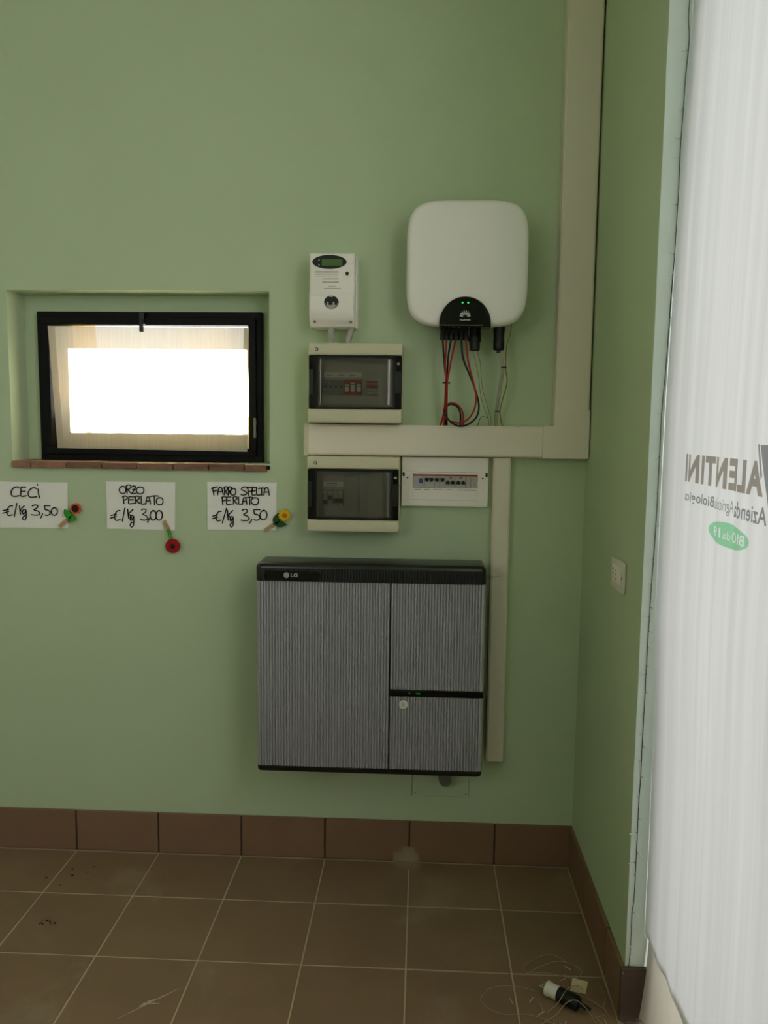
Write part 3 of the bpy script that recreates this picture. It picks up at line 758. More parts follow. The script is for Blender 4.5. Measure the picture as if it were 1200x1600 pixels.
# ================================================================== WALL BOXES WITH SMOKED DOORS
def panel_box(name, x0, x1, z0, z1, zb, zt, label):
    """cream distribution box: body with top band (above zt) and bottom band (below zb), smoked door between"""
    t = thing(name, ((x0+x1)/2, -.06, z0), label, 'electrical box', 'cream boxes with smoked doors')
    D = 0.118
    b = B()
    b.rbox(x0, x1, -.040, -.0006, z0+.002, z1-.002, .003, 2)                    # back shell
    b.rbox(x0, x1, -D, -.038, zt, z1, .006, 3); b.rbox(x0, x1, -D, -.038, z0, zb, .006, 3)
    b.rbox(x0+.0005, x0+.006, -D+.006, -.038, zb-.004, zt+.004, .001, 1); b.rbox(x1-.006, x1-.0005, -D+.006, -.038, zb-.004, zt+.004, .001, 1)
    b.build('body', IVORY, t, smooth=True, auto=40)
    B().box(x0+.007, x1-.007, -.068, -.064, zb+.001, zt-.001).build('inner_panel', LGREY, t)
    d = B()
    wx0, wx1, wz0, wz1 = x0+.031, x1-.026, zb+.007, zt-.008
    # flat rim of the door: four bars round the raised window
    d.box(x0+.002, wx0, -.1195, -.1165, zb+.001, zt-.001); d.box(wx1, x1-.002, -.1195, -.1165, zb+.001, zt-.001)
    d.box(wx0, wx1, -.1195, -.1165, zb+.001, wz0); d.box(wx0, wx1, -.1195, -.1165, wz1, zt-.001)
    door = d.build('door', SMOKE_D, t)
    # raised bowed window: rounded plan with a wide radius at the hinge side
    pl = [(wx0, -.118), (wx0+.001, -.1235), (wx0+.004, -.1270), (wx0+.010, -.1285), (wx0+.0115, -.1285), (wx1-.0385, -.1285), (wx1-.0375, -.1285)]
    for i in range(11):
        a = PI/2*i/10; pl.append((wx1-.036+.036*math.sin(a), -.1285+.0115*(1-math.cos(a))))
    vs = []; fs = []; npl = len(pl)
    zz = [(wz0, .55), (wz0+.0015, .2), (wz0+.006, 0), (wz0+.0075, 0), (wz1-.0075, 0), (wz1-.006, 0), (wz1-.0015, .2), (wz1, .55)]
    for z, k in zz:
        for x, y in pl: vs.append((x, y+(-.118-y)*k, z))
    for k in range(len(zz)-1):
        for i in range(npl-1): fs.append((k*npl+i, k*npl+i+1, (k+1)*npl+i+1, (k+1)*npl+i))
    B().add(vs, fs).build('raised_window', SMOKE, door, smooth=True)
    # dark moulding round the raised window
    fr = B(); g = .0045
    fr.rbox(wx0-g, wx1+g, -.1210, -.1165, wz1, wz1+g, .001, 1); fr.rbox(wx0-g, wx1+g, -.1210, -.1165, wz0-g, wz0, .001, 1)
    fr.rbox(wx0-g, wx0, -.1210, -.1165, wz0, wz1, .001, 1); fr.rbox(wx1, wx1+g, -.1210, -.1165, wz0, wz1, .001, 1)
    fr.build('moulding', BLACKP, door)
    zc = (zb+zt)/2
    B().rbox(x0+.003, x0+.016, -.1260, -.1160, zc-.041, zc+.041, .002, 2).build('hinge_block', BLACKP, door)
    B().rbox(x1-.0255, x1-.001, -.1265, -.1160, zc-.036, zc+.036, .002, 2).build('door_handle', BLACKP, door)
    B().lathe(x1-.0135, zt-.0265, [(.0030, -.1235), (.0040, -.1230), (.0045, -.1190)], 14, 'y').build('lock', LGREY, door, smooth=True, auto=30)
    em = B().lathe(x0+.0275, z1-.021, [(.0056, -D-.0006), (.0058, -D+.001)], 18, 'y').build('emblem', BLACKP, t)
    b = B(); ex, ez = x0+.0275, z1-.021
    b.box(ex-.0030, ex-.0010, -D-.0011, -D-.0004, ez-.0030, ez+.0030); b.box(ex+.0008, ex+.0028, -D-.0011, -D-.0004, ez-.0012, ez+.0032); b.box(ex-.0012, ex+.0012, -D-.0011, -D-.0004, ez-.0034, ez-.0010)
    b.build('emblem_mark', LOGO_W, em)
    return t
def breaker(parent, x0, x1, z0, z1, y, m=MODULE):
    return B().rbox(x0+.0003, x1-.0003, y-.012, y+.004, z0, z1, .0008, 1).rbox(x0+.0003, x1-.0003, y-.018, y-.010, z0+(z1-z0)*.25, z1-(z1-z0)*.25, .0008, 1).build('breaker', m, parent)
e1 = panel_box('distribution_box', -0.3455, -0.0430, 1.5455, 1.7995, 1.590, 1.7600, 'upper cream box with smoked door showing red and white fuse holders')
YB = -.072
B().box(-.300, -.177, YB-.001, YB+.004, 1.692, 1.709).build('label_strip', WHITE, e1)
for k in range(3): B().box(-.292+.037*k, -.272+.037*k, YB-.0014, YB-.0008, 1.698, 1.7005).build('label_print', PRINT_G, e1)
for k in range(4):
    br = breaker(e1, -.302+.0172*k, -.302+.0172*(k+1), 1.636, 1.683, YB, GREYP)
    B().rbox(-.302+.0172*k+.005, -.302+.0172*k+.012, YB-.024, YB-.016, 1.657, 1.666, .001, 1).build('toggle', BLACKP, br)
for k in range(3):
    xa = -.2325+.0190*k; br = breaker(e1, xa, xa+.0190, 1.636, 1.684, YB, REDP)
    dz = .006 if k == 1 else 0
    B().rbox(xa+.003, xa+.0165, YB-.024, YB-.016, 1.646, 1.670+dz, .001, 1).build('fuse_holder', WHITE, br)
    B().box(xa+.003, xa+.0165, YB-.0246, YB-.0236, 1.6625+dz, 1.6640+dz).build('fuse_line', BLACKP, br)
for k in range(2):
    xa = -.1600+.0190*k; br = breaker(e1, xa, xa+.0190, 1.636, 1.682, YB, LGREY)
    B().rbox(xa+.001, xa+.018, YB-.024, YB-.016, 1.658, 1.670, .001, 1).build('toggle', REDP, br)
    B().box(xa+.001, xa+.018, YB-.0135, YB-.0115, 1.6745, 1.6815).build('red_band', REDP, br)
e2 = panel_box('distribution_box', -0.3490, -0.0480, 1.1905, 1.4365, 1.2310, 1.3965, 'lower cream box with smoked door showing dark breakers, below the trunking')
B().box(-.302, -.235, YB-.001, YB+.004, 1.336, 1.352).build('label_strip', WHITE, e2)
for k in range(2): B().box(-.292, -.255, YB-.0014, YB-.0008, 1.340+.005*k, 1.342+.005*k).build('label_print', PRINT_G, e2)
for k in range(4):
    xa = -.302+.0170*k; br = breaker(e2, xa, xa+.0170, 1.272, 1.324, YB)
    hz = (1.285, 1.299, 1.290, 1.290)[k]
    B().rbox(xa+.0025, xa+.0150, YB-.026, YB-.016, hz-.006, hz+.008, .001, 1).build('toggle', BLACKP, br)
B().box(-.232, -.184, YB-.003, YB+.004, 1.252, 1.370).build('blanking_plate', MODULE, e2)

# ================================================================== FLUSH CONSUMER UNIT
cu = thing('consumer_unit', (0.10, -.014, 1.270), 'flat white flush fuse board with a row of breakers under the trunking', 'fuse board')
b = B(); x0, x1, z0, z1 = -.0430, .2450, 1.2705, 1.4355
hx0, hx1, hz0, hz1 = -.0055, .2085, 1.3330, 1.3785
YF = -.027
b.rbox(x0, x1, YF, -.0006, 1.3850, z1, .0022, 2); b.rbox(x0, x1, YF, -.0006, z0, 1.2925, .0022, 2)
b.rbox(x0, hx0-.001, YF, -.0006, 1.2915, 1.3860, .0006, 1); b.rbox(hx1+.001, x1, YF, -.0006, 1.2915, 1.3860, .0006, 1)
b.box(hx0-.001, hx1+.001, YF+.001, -.0006, 1.2930, hz0); b.box(hx0-.001, hx1+.001, YF+.001, -.0006, hz1, 1.3845)
b.build('front_plate', BOARD_W, cu)
def cb(x0, x1, m=LGREY):
    o = B().rbox(x0+.0004, x1-.0004, YF-.001, -.006, hz0+.001, hz1-.001, .0006, 1).build('breaker', m, cu)
    B().box(x0+.0004, x1-.0004, YF-.0014, YF-.0006, hz1-.0062, hz1-.0016).build('red_stripe', REDP, o)
    return o
o = cb(hx0, .0318); B().rbox(.0155, .0265, YF-.006, YF-.0005, 1.3490, 1.3640, .001, 1).build('test_button', BLUEP, o)
def toggles(o, xs, zc, up=True):
    for xx in xs:
        B().rbox(xx-.0065, xx+.0065, YF-.006, YF-.0005, zc-.004, zc+.004, .001, 1).build('toggle', BLACKP, o)
        B().rbox(xx-.004, xx+.004, YF-.009, YF-.0005, zc-(.008 if up else 0), zc+(0 if up else .008), .001, 1).build('toggle_grip', BLACKP, o)
o = cb(.0318, .0650); toggles(o, (.0410, .0560), 1.3620)
o = cb(.0650, .0838); toggles(o, (.0745,), 1.3620)
o = cb(.0838, .1020); toggles(o, (.0930,), 1.3620)
o = cb(.1020, .1365); toggles(o, (.1110, .1275), 1.3500, False); B().prism(ellipse(.1195, 1.3670, .006, .003, 14), YF-.0016, YF-.0008).build('rating_mark', PRINT_G, o)
o = cb(.1365, .1710); toggles(o, (.1455, .1620), 1.3500, False); B().prism(ellipse(.1540, 1.3670, .006, .003, 14), YF-.0016, YF-.0008).build('rating_mark', PRINT_G, o)
o = cb(.1710, hx1); B().lathe(.2000, 1.3450, [(.0018, YF-.0030), (.0020, YF)], 10, 'y').build('indicator', BLACKP, o); B().rbox(.187, .1885, YF-.0016, YF-.0004, 1.334, 1.368, .0003, 1).build('module_gap', PRINT_G, o)
for (xa, xb) in ((.000, .021), (.034, .050), (.063, .081), (.083, .094), (.108, .126), (.143, .160), (.163, .176), (.178, .205)):
    b = B(); x = xa
    while x < xb: wd = random.uniform(.002, .004); b.box(x, min(x+wd, xb), YF+.0004, YF+.0012, 1.3255, 1.3275); x += wd+.0008
    b.build('printed_label', INK, cu)
for xx, zz in ((-.0370, 1.3770), (.2390, 1.3780)): B().rbox(xx-.0035, xx+.0035, YF-.0012, YF+.002, zz-.0065, zz+.0065, .0008, 1).build('clip_slot', BLACKP, cu)
for xx in (-.0240, .2270): B().lathe(xx, 1.3660, [(.0028, YF-.0010), (.0030, YF+.001)], 12, 'y').build('screw', BLACKP, cu)

# ================================================================== BATTERY
ba = thing('battery_unit', (-0.133, -.11, 0.415), 'large grey ribbed home battery with black top hung on the wall', 'battery')
BX0, BX1, YF = -.4985, .2315, -.222
BZ0, BZ1 = .4165, 1.0915
B().rbox(BX0+.006, BX1-.004, YF+.040, -.002, BZ0+.006, BZ1-.020, .006, 2).build('rear_casing', CAPB, ba)
def rib_panel(x0, x1, z0, z1, name, m, amp=.0062, left_round=False, right_round=False, pitch=.0092, yoff=0.0):
    """sheet folded into vertical ribs, with rounded outer edges returning to the casing"""
    path = []
    E_ = .015
    xa = x0 + (E_ if left_round else 0.0008); xb = x1 - (E_ if right_round else 0.0008)
    if left_round:
        path += [(x0, YF+.075), (x0, YF+.018)]
        for i in range(1, 6): a = PI/2*i/5; path.append((x0+.013*(1-math.cos(a)), YF+.018-.016*math.sin(a)))
    else: path += [(x0+.0008, YF+.030)]
    n = max(1, round((xb-xa)/pitch)); pp = (xb-xa)/n
    for k in range(n):
        for j in range(8):
            t = j/8; path.append((xa+pp*(k+t), YF+yoff+amp*(1-abs(math.sin(PI*t))**0.85)))
    path.append((xb, YF+yoff+amp))
    if right_round:
        for i in range(0, 6): a = PI/2*i/5; path.append((x1-.013*(1-math.sin(a)) if i else xb+.002, YF+.002+.016*(1-math.cos(a))))
        path += [(x1, YF+.075)]
    else: path += [(x1-.0008, YF+.030)]
    vs = [(x, y, z0) for x, y in path] + [(x, y, z1) for x, y in path]; m_ = len(path)
    fs = [(i, i+1, m_+i+1, m_+i) for i in range(m_-1)]
    return B().add(vs, fs).build(name, m, ba, smooth=True, auto=60)
rib_panel(BX0, -.0700, .4345, 1.0440, 'front_panel', SILVER, left_round=True)
rib_panel(-.0682, BX1, .6995, 1.0440, 'front_panel', SILVER, right_round=True)
rib_panel(-.0682, BX1, .4345, .6765, 'front_panel', SILVER, right_round=True)
B().box(-.0706, -.0676, YF+.004, YF+.030, .4345, 1.0440).build('panel_gap', BLACKP, ba)
def cap(z0, z1, name, m, grow=0.0, bev=.008):
    pl = [(BX0-grow, -.003)] 
    r = .020
    for i in range(7): a = PI/2*i/6; pl.append((BX0-grow+r*(1-math.cos(a)), YF-.002+r*(1-math.sin(a))))
    for i in range(7): a = PI/2*i/6; pl.append((BX1+grow-r*(1-math.sin(a)), YF-.002+r*(1-math.cos(a))))
    pl.append((BX1+grow, -.003))
    return pl
def horiz_prism(pl, z0, z1, bt=0.0, bb=0.0):
    n = len(pl); loops = []
    cwl = pl
    def ins(d): return inset(cwl, d)
    if bb: loops += [(ins(bb), z0), (ins(bb*.3), z0+bb*.3)]; loops.append((cwl, z0+bb))
    else: loops.append((cwl, z0))
    if bt:
        loops.append((cwl, z1-bt))
        for k in range(1, 5): a = PI/2*k/4; loops.append((ins(bt*(1-math.cos(a))), z1-bt+bt*math.sin(a)))
    else: loops.append((cwl, z1))
    vs = []; fs = []
    for lp, z in loops: vs += [(p[0], p[1], z) for p in lp]
    for k in range(len(loops)-1):
        for i in range(n): j = (i+1) % n; fs.append((k*n+i, k*n+j, (k+1)*n+j, (k+1)*n+i))
    fs.append(tuple(reversed(range(n)))); fs.append(tuple((len(loops)-1)*n+i for i in range(n)))
    return B().add(vs, fs)
pl = cap(0, 0, '', None, .0005)
pl = [(p[0], p[1] if p[1] < -.01 else -.085) for p in pl]
horiz_prism(pl, 1.0445, 1.1030, .017, 0).build('top_cap', CAPB, ba, smooth=True, auto=50)
horiz_prism(cap(0, 0, '', None, 0), BZ0, .4340, 0, .005).build('bottom_trim', CAPB, ba, smooth=True, auto=50)
rib_panel(-.475, BX1-.012, 1.0465, 1.0850, 'cap_ribs', CAPB, amp=.0024, yoff=-.0040)
bd = B().prism(rrect(-.468, -.290, 1.0495, 1.0775, .011), YF-.0065, YF-.001, .001, 2).build('name_badge', GLOSSB, ba)
lg = B().lathe(-.3985, 1.0650, [(.0088, YF-.0072), (.0090, YF-.006)], 24, 'y').build('round_logo', LOGO_G, bd)
b = B(); b.prism(ellipse(-.4015, 1.0672, .0011, .0011, 10), YF-.0076, YF-.0070); b.box(-.3993, -.3981, YF-.0076, YF-.0070, 1.0618, 1.0690); b.box(-.3993, -.3955, YF-.0076, YF-.0070, 1.0612, 1.0622)
for i in range(9):
    a = math.radians(95+200*i/9); a2 = math.radians(95+200*(i+1)/9)
    b.add([(-.3985+r*math.cos(q), YF-.0074, 1.0650+r*math.sin(q)) for q in (a, a2) for r in (.0058, .0070)], [(0, 1, 3, 2)])
b.build('logo_face', GREYP, lg)
wall_text('LG', -.3850, -.3625, 1.0595, 1.0708, YF-.0070, .03).build('lettering', LOGO_G, bd)
pst = B().rbox(-.0680, BX1-.001, YF-.002, YF+.030, .6775, .6985, .003, 2).build('status_strip', GLOSSB, ba)
B().box(-.008, -.002, YF-.0026, YF-.0018, .6880, .6905).build('status_light', LED_D, pst)
B().box(.016, .031, YF-.0026, YF-.0018, .6872, .6880).box(.016, .029, YF-.0026, YF-.0018, .6905, .6912).box(.016, .0170, YF-.0026, YF-.0018, .6872, .6912).box(.0195, .0265, YF-.0026, YF-.0018, .6885, .6900).box(.0290, .0305, YF-.0026, YF-.0018, .6880, .6905).build('charge_symbol', LED_D, pst)
st = B().lathe(-.0235, .6515, [(.0146, YF-.0016), (.0148, YF+.0010)], 28, 'y').build('round_sticker', STICKER, ba)
b = wall_text('R', -.0290, -.0185, .6440, .6590, YF-.0020, -.01); b.build('sticker_letter', PRINT_G, st)
# leftover protective film at the top corner
fm = B().add([(.205, YF-.0042, 1.070), (.229, YF-.0040, 1.078), (.252, -.215, 1.072), (.276, -.205, 1.0725), (.275, -.205, 1.0690), (.250, -.215, 1.066), (.229, YF-.0040, 1.058), (.206, YF-.0042, 1.058)], [(0, 1, 6, 7), (1, 2, 5, 6), (2, 3, 4, 5)])
fm.build('film_scrap', smoked('clear_film', (.80, .80, .78), .25), ba)
# grey pipe elbow below the battery and the blank cover on the wall
tag(B().tube([(.113, -.075, .4160), (.114, -.075, .385), (.116, -.072, .350), (.120, -.055, .325), (.122, -.020, .317), (.122, -.002, .317)], .0200, 16, 6).build('pipe_elbow', GREYP, None, smooth=True), 'grey plastic pipe elbow entering the wall under the battery', 'pipe')
hc = thing('wall_cover', (.107, -.002, .244), 'square green painted blank cover plate on the wall below the battery', 'cover plate')
B().box(.0062, .2070, -.0022, -.0003, .2434, .4400).build('shadow_gap', GROUT_D, hc)
B().rbox(.008, .206, -.0045, -.0012, .2445, .4400, .0008, 1).build('plate', PAINT, hc)
for xx in (.018, .196): B().lathe(xx, .2535, [(.0028, -.0052), (.0032, -.0040)], 10, 'y').build('screw', GREYP, hc)

# ================================================================== PRICE NOTES
GL = {  # hand drawn capitals in a unit box (x right, y down)
 'C': [[(1,.12),(.7,0),(.3,.15),(.05,.5),(.1,.85),(.4,1),(1,.92)]],
 'E': [[(.12,0),(.05,.5),(.1,1),(1,.95)], [(.1,.02),(.95,.0)], [(.08,.48),(.85,.45)]],
 'i': [[(.35,.36),(.45,.7),(.75,1)], [(.10,.0),(.22,.08)]],
 '/': [[(1,0),(.5,.5),(0,1)]],
 'K': [[(.1,0),(.15,.5),(.25,1)], [(1,.02),(.45,.35),(.2,.5)], [(.2,.5),(.5,.65),(.75,.95)]],
 'g': [[(.95,.12),(.6,0),(.15,.12),(.1,.35),(.4,.42),(.85,.2),(.95,.1)], [(.95,.08),(.98,.5),(.9,.85),(.5,1),(.1,.88),(.25,.68),(.7,.58)]],
 '3': [[(.12,.1),(.45,0),(.75,.1),(.65,.3),(.3,.48),(.75,.6),(1,.82),(.8,.98),(.4,1),(0,.96)]],
 ',': [[(.9,0),(.7,.4),(.1,1)]],
 '5': [[(.95,.02),(.5,.0),(.12,.03),(.15,.22),(.22,.42),(.55,.45),(.9,.62),(.92,.85),(.6,1),(.15,.97)]],
 '0': [[(.55,.02),(.2,.15),(.03,.5),(.15,.85),(.5,1),(.85,.85),(.98,.5),(.85,.15),(.55,.02),(.35,.06)]],
 'O': [[(.5,.02),(.15,.15),(.02,.5),(.15,.85),(.5,1),(.85,.88),(.98,.5),(.85,.12),(.5,.02),(.3,.06)]],
 'R': [[(.15,.1),(.2,.55),(.22,1)], [(.0,.18),(.35,.0),(.8,.05),(.9,.25),(.6,.45),(.25,.55)], [(.3,.52),(.6,.75),(1,1)]],
 'Z': [[(.1,.12),(.5,.0),(.85,.1),(.6,.45),(.2,.9),(.35,1),(1,.95)], [(.25,.45),(.85,.5)]],
 'P': [[(.15,.05),(.2,.5),(.28,1)], [(0,.12),(.4,.0),(.85,.06),(1,.25),(.75,.45),(.3,.55)]],
 'L': [[(.1,0),(.12,.5),(.18,.95),(.55,1),(1,.94)]],
 'A': [[(.0,1),(.1,.4),(.3,.05),(.65,.05),(.85,.4),(1,1)], [(.08,.6),(.9,.55)]],
 'T': [[(.5,.05),(.52,.5),(.55,1)], [(0,.1),(.5,.02),(1,.05)]],
 'F': [[(.2,.05),(.28,.5),(.4,1)], [(.0,.2),(.5,.05),(1,.0)], [(.25,.5),(.85,.42)]],
 'S': [[(1,.08),(.6,0),(.15,.15),(.1,.35),(.5,.5),(.85,.68),(.8,.88),(.4,1),(0,.95)]],
 'e': [[(1,.05),(.7,.1),(.45,.45),(.45,.8),(.6,1),(1,.92)], [(.05,.52),(.6,.40)], [(.0,.78),(.6,.62)]],
}
def ribbon(b, pts, wd, y):
    P = spline([(p[0], 0, p[1]) for p in pts], 5); n = len(P); vs = []; fs = []
    for i, p in enumerate(P):
        t = (P[min(i+1, n-1)]-P[max(i-1, 0)])
        if t.length < 1e-9: t = Vector((1, 0, 0))
        t.normalize(); nn = Vector((-t.z, 0, t.x))*wd/2
        vs += [(p.x+nn.x, y, p.z+nn.z), (p.x-nn.x, y, p.z-nn.z)]
    for i in range(n-1): fs.append((2*i, 2*i+1, 2*i+3, 2*i+2))
    for q in (P[0], P[-1]):
        m0 = len(vs); vs += [(q.x+wd/2*math.cos(2*PI*k/8), y, q.z+wd/2*math.sin(2*PI*k/8)) for k in range(8)]; fs.append(tuple(range(m0, m0+8)))
    b.add(vs, fs)
def note(name, corners, label, mk, lines, ox, oy, k):
    """corners tl,tr,br,bl in metres; lines = list of glyph boxes read off the sheet in k-fold enlarged sheet units"""
    t = thing(name, ((corners[0][0]+corners[1][0])/2, -.002, corners[3][1]), label, 'price note', 'handwritten price notes')
    (ax, az), (bx_, bz), (cx, cz), (dx, dz) = corners
    vs = []; fs = []; nn = 10
    for i in range(nn+1):
        s = i/nn
        for q in range(2):
            x = (ax+(bx_-ax)*s) if q == 0 else (dx+(cx-dx)*s); z = (az+(bz-az)*s) if q == 0 else (dz+(cz-dz)*s)
            y = -.0022 - .0022*abs(2*s-1)**3*(1 if q else .3)
            vs.append((x, y, z))
    m = len(vs); vs += [(v[0], v[1]+.0006, v[2]) for v in vs]
    for i in range(nn): fs += [(2*i, 2*i+1, 2*i+3, 2*i+2), (m+2*i, m+2*i+2, m+2*i+3, m+2*i+1)]
    for i in range(nn): fs += [(2*i, 2*i+2, m+2*i+2, m+2*i), (2*i+1, m+2*i+1, m+2*i+3, 2*i+3)]
    fs += [(0, m, m+1, 1), (2*nn, 2*nn+1, m+2*nn+1, m+2*nn)]
    B().add(vs, fs).build('paper_sheet', PAPER, t)
    def to(zx, zy):
        px, py = ox+zx/k, oy+zy/k
        return (-1.435+.002262*px-.00005*(py-753), 1.330+2.9e-5*px-.00222*(py-753))
    for ln in lines:
        b = B(); last = None
        for ch, x0, x1, y0, y1 in ln:
            if last is not None and x0 - last > 30: b.build('handwriting', INK, t); b = B()
            last = x1
            for st_ in GL[ch]:
                pts = [to(x0+(x1-x0)*p[0], y0+(y1-y0)*p[1]) for p in st_]
                ribbon(b, pts, .0041, -.0052)
        b.build('handwriting', INK, t)
    return t
note('price_note', [(-1.4480, 1.3310), (-1.1950, 1.3310), (-1.1990, 1.1720), (-1.4500, 1.1700)], 'white handwritten note reading CECI, 3,50 per kilo', None,
  [[('C',140,245,165,285),('E',262,332,168,282),('C',352,465,175,297),('i',468,508,133,302)],
   [('e',32,160,398,525),('/',178,214,372,540),('K',240,305,402,510),('g',278,330,448,582),('3',392,502,392,518),(',',505,536,498,555),('5',550,632,400,520),('0',640,722,424,520)]], 0, 740, 8)
note('price_note', [(-1.0610, 1.3365), (-.8190, 1.3375), (-.8225, 1.1710), (-1.0605, 1.1735)], 'white handwritten note reading ORZO PERLATO, 3,00 per kilo', None,
  [[('O',290,375,155,247),('R',372,442,140,246),('Z',440,500,152,248),('O',500,596,163,250)],
   [('P',330,392,278,372),('E',402,476,284,372),('R',478,546,280,372),('L',555,612,278,378),('A',618,676,285,378),('T',672,772,272,386),('O',745,832,295,386)],
   [('e',182,300,452,582),('/',328,360,425,590),('K',388,460,442,556),('g',420,470,518,665),('3',555,642,438,577),(',',634,664,553,605),('0',670,748,455,577),('0',742,824,455,577)]], 150, 740, 8)
note('price_note', [(-.7090, 1.3405), (-.4695, 1.3410), (-.4710, 1.1775), (-.7100, 1.1755)], 'white handwritten note reading FARRO SPELTA PERLATO, 3,50 per kilo', None,
  [[('F',136,204,152,250),('A',206,270,155,246),('R',275,328,150,246),('R',318,372,152,248),('O',352,415,168,248),('S',474,548,150,246),('P',542,602,155,250),('E',598,642,155,246),('L',644,698,158,246),('T',672,742,162,248),('A',734,796,158,248)],
   [('P',250,312,265,356),('E',308,362,268,356),('R',378,434,264,352),('L',440,496,268,352),('A',492,542,274,352),('T',538,608,268,356),('O',590,677,275,357)],
   [('e',148,250,430,547),('/',264,310,400,570),('K',314,382,424,538),('g',350,390,494,618),('3',478,572,410,542),(',',568,606,530,572),('5',614,698,414,537),('0',692,776,420,532)]], 310, 740, 7.5)

# ------------------------------------------------------------------ pegs with felt flowers
def flower(parent, cx, cz, rad, np_, pm, cm, cr, y0=-.020, pw=0.5):
    b = B()
    for k in range(np_):
        a = 2*PI*k/np_; d = Vector((math.cos(a), math.sin(a))); n = Vector((-d.y, d.x)); c = Vector((cx, cz))
        pl_ = []
        for i in range(10):
            t = 2*PI*i/10; q = c + d*(rad*.56+rad*.44*math.cos(t)) + n*rad*pw*.5*math.sin(t); pl_.append((q.x, q.y))
        b.prism(pl_, y0-.0012*(k % 2), y0+.004, .0008, 1)
    b.prism(ellipse(cx, cz, rad*.62, rad*.62, 20), y0-.0005, y0+.005)
    fl_ = b.build('petals', pm, parent)
    B().lathe(cx, cz, [(cr*.4, y0-.0065), (cr*.8, y0-.0050), (cr, y0-.0020), (cr, y0+.002)], 16, 'y').build('flower_center', cm, parent, smooth=True)
def leaf(parent, p0, p1, wd, m, y=-.017):
    a = Vector(p0); c = Vector(p1); d = c-a; L_ = d.length; d /= L_; n = Vector((-d.y, d.x)); up_ = []; dn = []
    for i in range(9):
        t = i/8; w_ = wd/2*math.sin(PI*t**.8)**.8
        q = a+d*L_*t; up_.append((q+n*w_)); dn.append((q-n*w_))
    poly = [(q.x, q.y) for q in dn] + [(q.x, q.y) for q in reversed(up_[1:-1])]
    B().prism(poly, y-.0012, y+.0012).build('leaf', m, parent)
def peg(parent, p0, p1, wd, off=(0, 0)):
    """two wooden jaws and the wire spring, clipped on the sheet edge"""
    B().obox(p0, p1, wd, -.0135, -.0085, .8).build('peg_jaw', WOOD, parent)
    q0 = (p0[0]+off[0], p0[1]+off[1]); q1 = (p1[0]+off[0], p1[1]+off[1])
    B().obox(q0, q1, wd, -.0070, -.0045, .8).build('peg_jaw', WOOD, parent)
    mpt = ((p0[0]*.35+p1[0]*.65), (p0[1]*.35+p1[1]*.65))
    d = Vector((p1[0]-p0[0], p1[1]-p0[1])).normalized(); n = Vector((-d.y, d.x))*wd*.55
    B().tube([(mpt[0]-n.x, -.010, mpt[1]-n.y), (mpt[0]-n.x*.8, -.0150, mpt[1]-n.y*.8), (mpt[0]+n.x*.8, -.0150, mpt[1]+n.y*.8), (mpt[0]+n.x, -.010, mpt[1]+n.y)], .0008, 6, 3).build('spring', STEEL, parent)
GP = 'clothes pegs with felt flowers'
f1 = thing('flower_peg', (-1.19, -.01, 1.18), 'wooden peg with orange dark-centred felt flower on the CECI note', 'clothes peg', GP)
peg(f1, (-1.2255, 1.1790), (-1.1940, 1.2070), .0125)
leaf(f1, (-1.1835, 1.2080), (-1.2040, 1.2400), .024, LEAF); leaf(f1, (-1.1880, 1.2140), (-1.1640, 1.2010), .024, LEAF)
B().obox((-1.1960, 1.2030), (-1.1760, 1.2290), .006, -.016, -.012).build('stem', LEAF, f1)
flower(f1, -1.1630, 1.2430, .0200, 14, P_ORANGE, C_BROWN, .0130, -.021, .42)
f2 = thing('flower_peg', (-.84, -.01, 1.10), 'wooden peg with red felt flower hanging under the ORZO note', 'clothes peg', GP)
peg(f2, (-.8575, 1.2060), (-.8445, 1.1740), .0125, (.006, -.016))
B().obox((-.8445, 1.1770), (-.8330, 1.1420), .009, -.0165, -.012).build('stem', LEAF, f2)
flower(f2, -.8265, 1.1190, .0260, 20, P_RED, C_DARK, .0085, -.021, .34)
f3 = thing('flower_peg', (-.46, -.01, 1.18), 'wooden peg with yellow felt flower on the FARRO note', 'clothes peg', GP)
peg(f3, (-.5065, 1.1790), (-.4740, 1.2030), .0125)
leaf(f3, (-.4740, 1.1990), (-.4600, 1.2400), .024, LEAF_D); leaf(f3, (-.4740, 1.2020), (-.4330, 1.1990), .022, LEAF_D)
B().obox((-.4780, 1.1990), (-.4560, 1.2200), .007, -.016, -.012).build('stem', LEAF_D, f3)
flower(f3, -.4400, 1.2315, .0215, 12, P_YEL, C_ORNG, .0080, -.021, .5)

# ================================================================== SOCKET ON THE RIGHT WALL
so = thing('wall_socket', (XR-.005, -.517, 1.096), 'white wall socket plate on the short right wall', 'wall socket')
B().rbox(XR-.011, XR-.0005, -.583, -.452, 1.097, 1.182, .004, 2).build('plate', WHITE, so, smooth=True, auto=40)
for yy in (-.545, -.517, -.489):
    s_ = B().rbox(XR-.0128, XR-.009, yy-.0115, yy+.0115, 1.117, 1.162, .001, 1).build('socket_insert', METER_W, so)
    if yy != -.545:
        for dz in (-.0125, 0, .0125):
            B().rbox(XR-.0132, XR-.0118, yy-.0026, yy+.0026, 1.1395+dz-.0026, 1.1395+dz+.0026, .0005, 1).build('pin_hole', BLACKP, s_)
B().rbox(XR-.0118, XR-.0100, -.5800, -.5755, 1.136, 1.143, .0005, 1).build('release_slot', BLACKP, so)

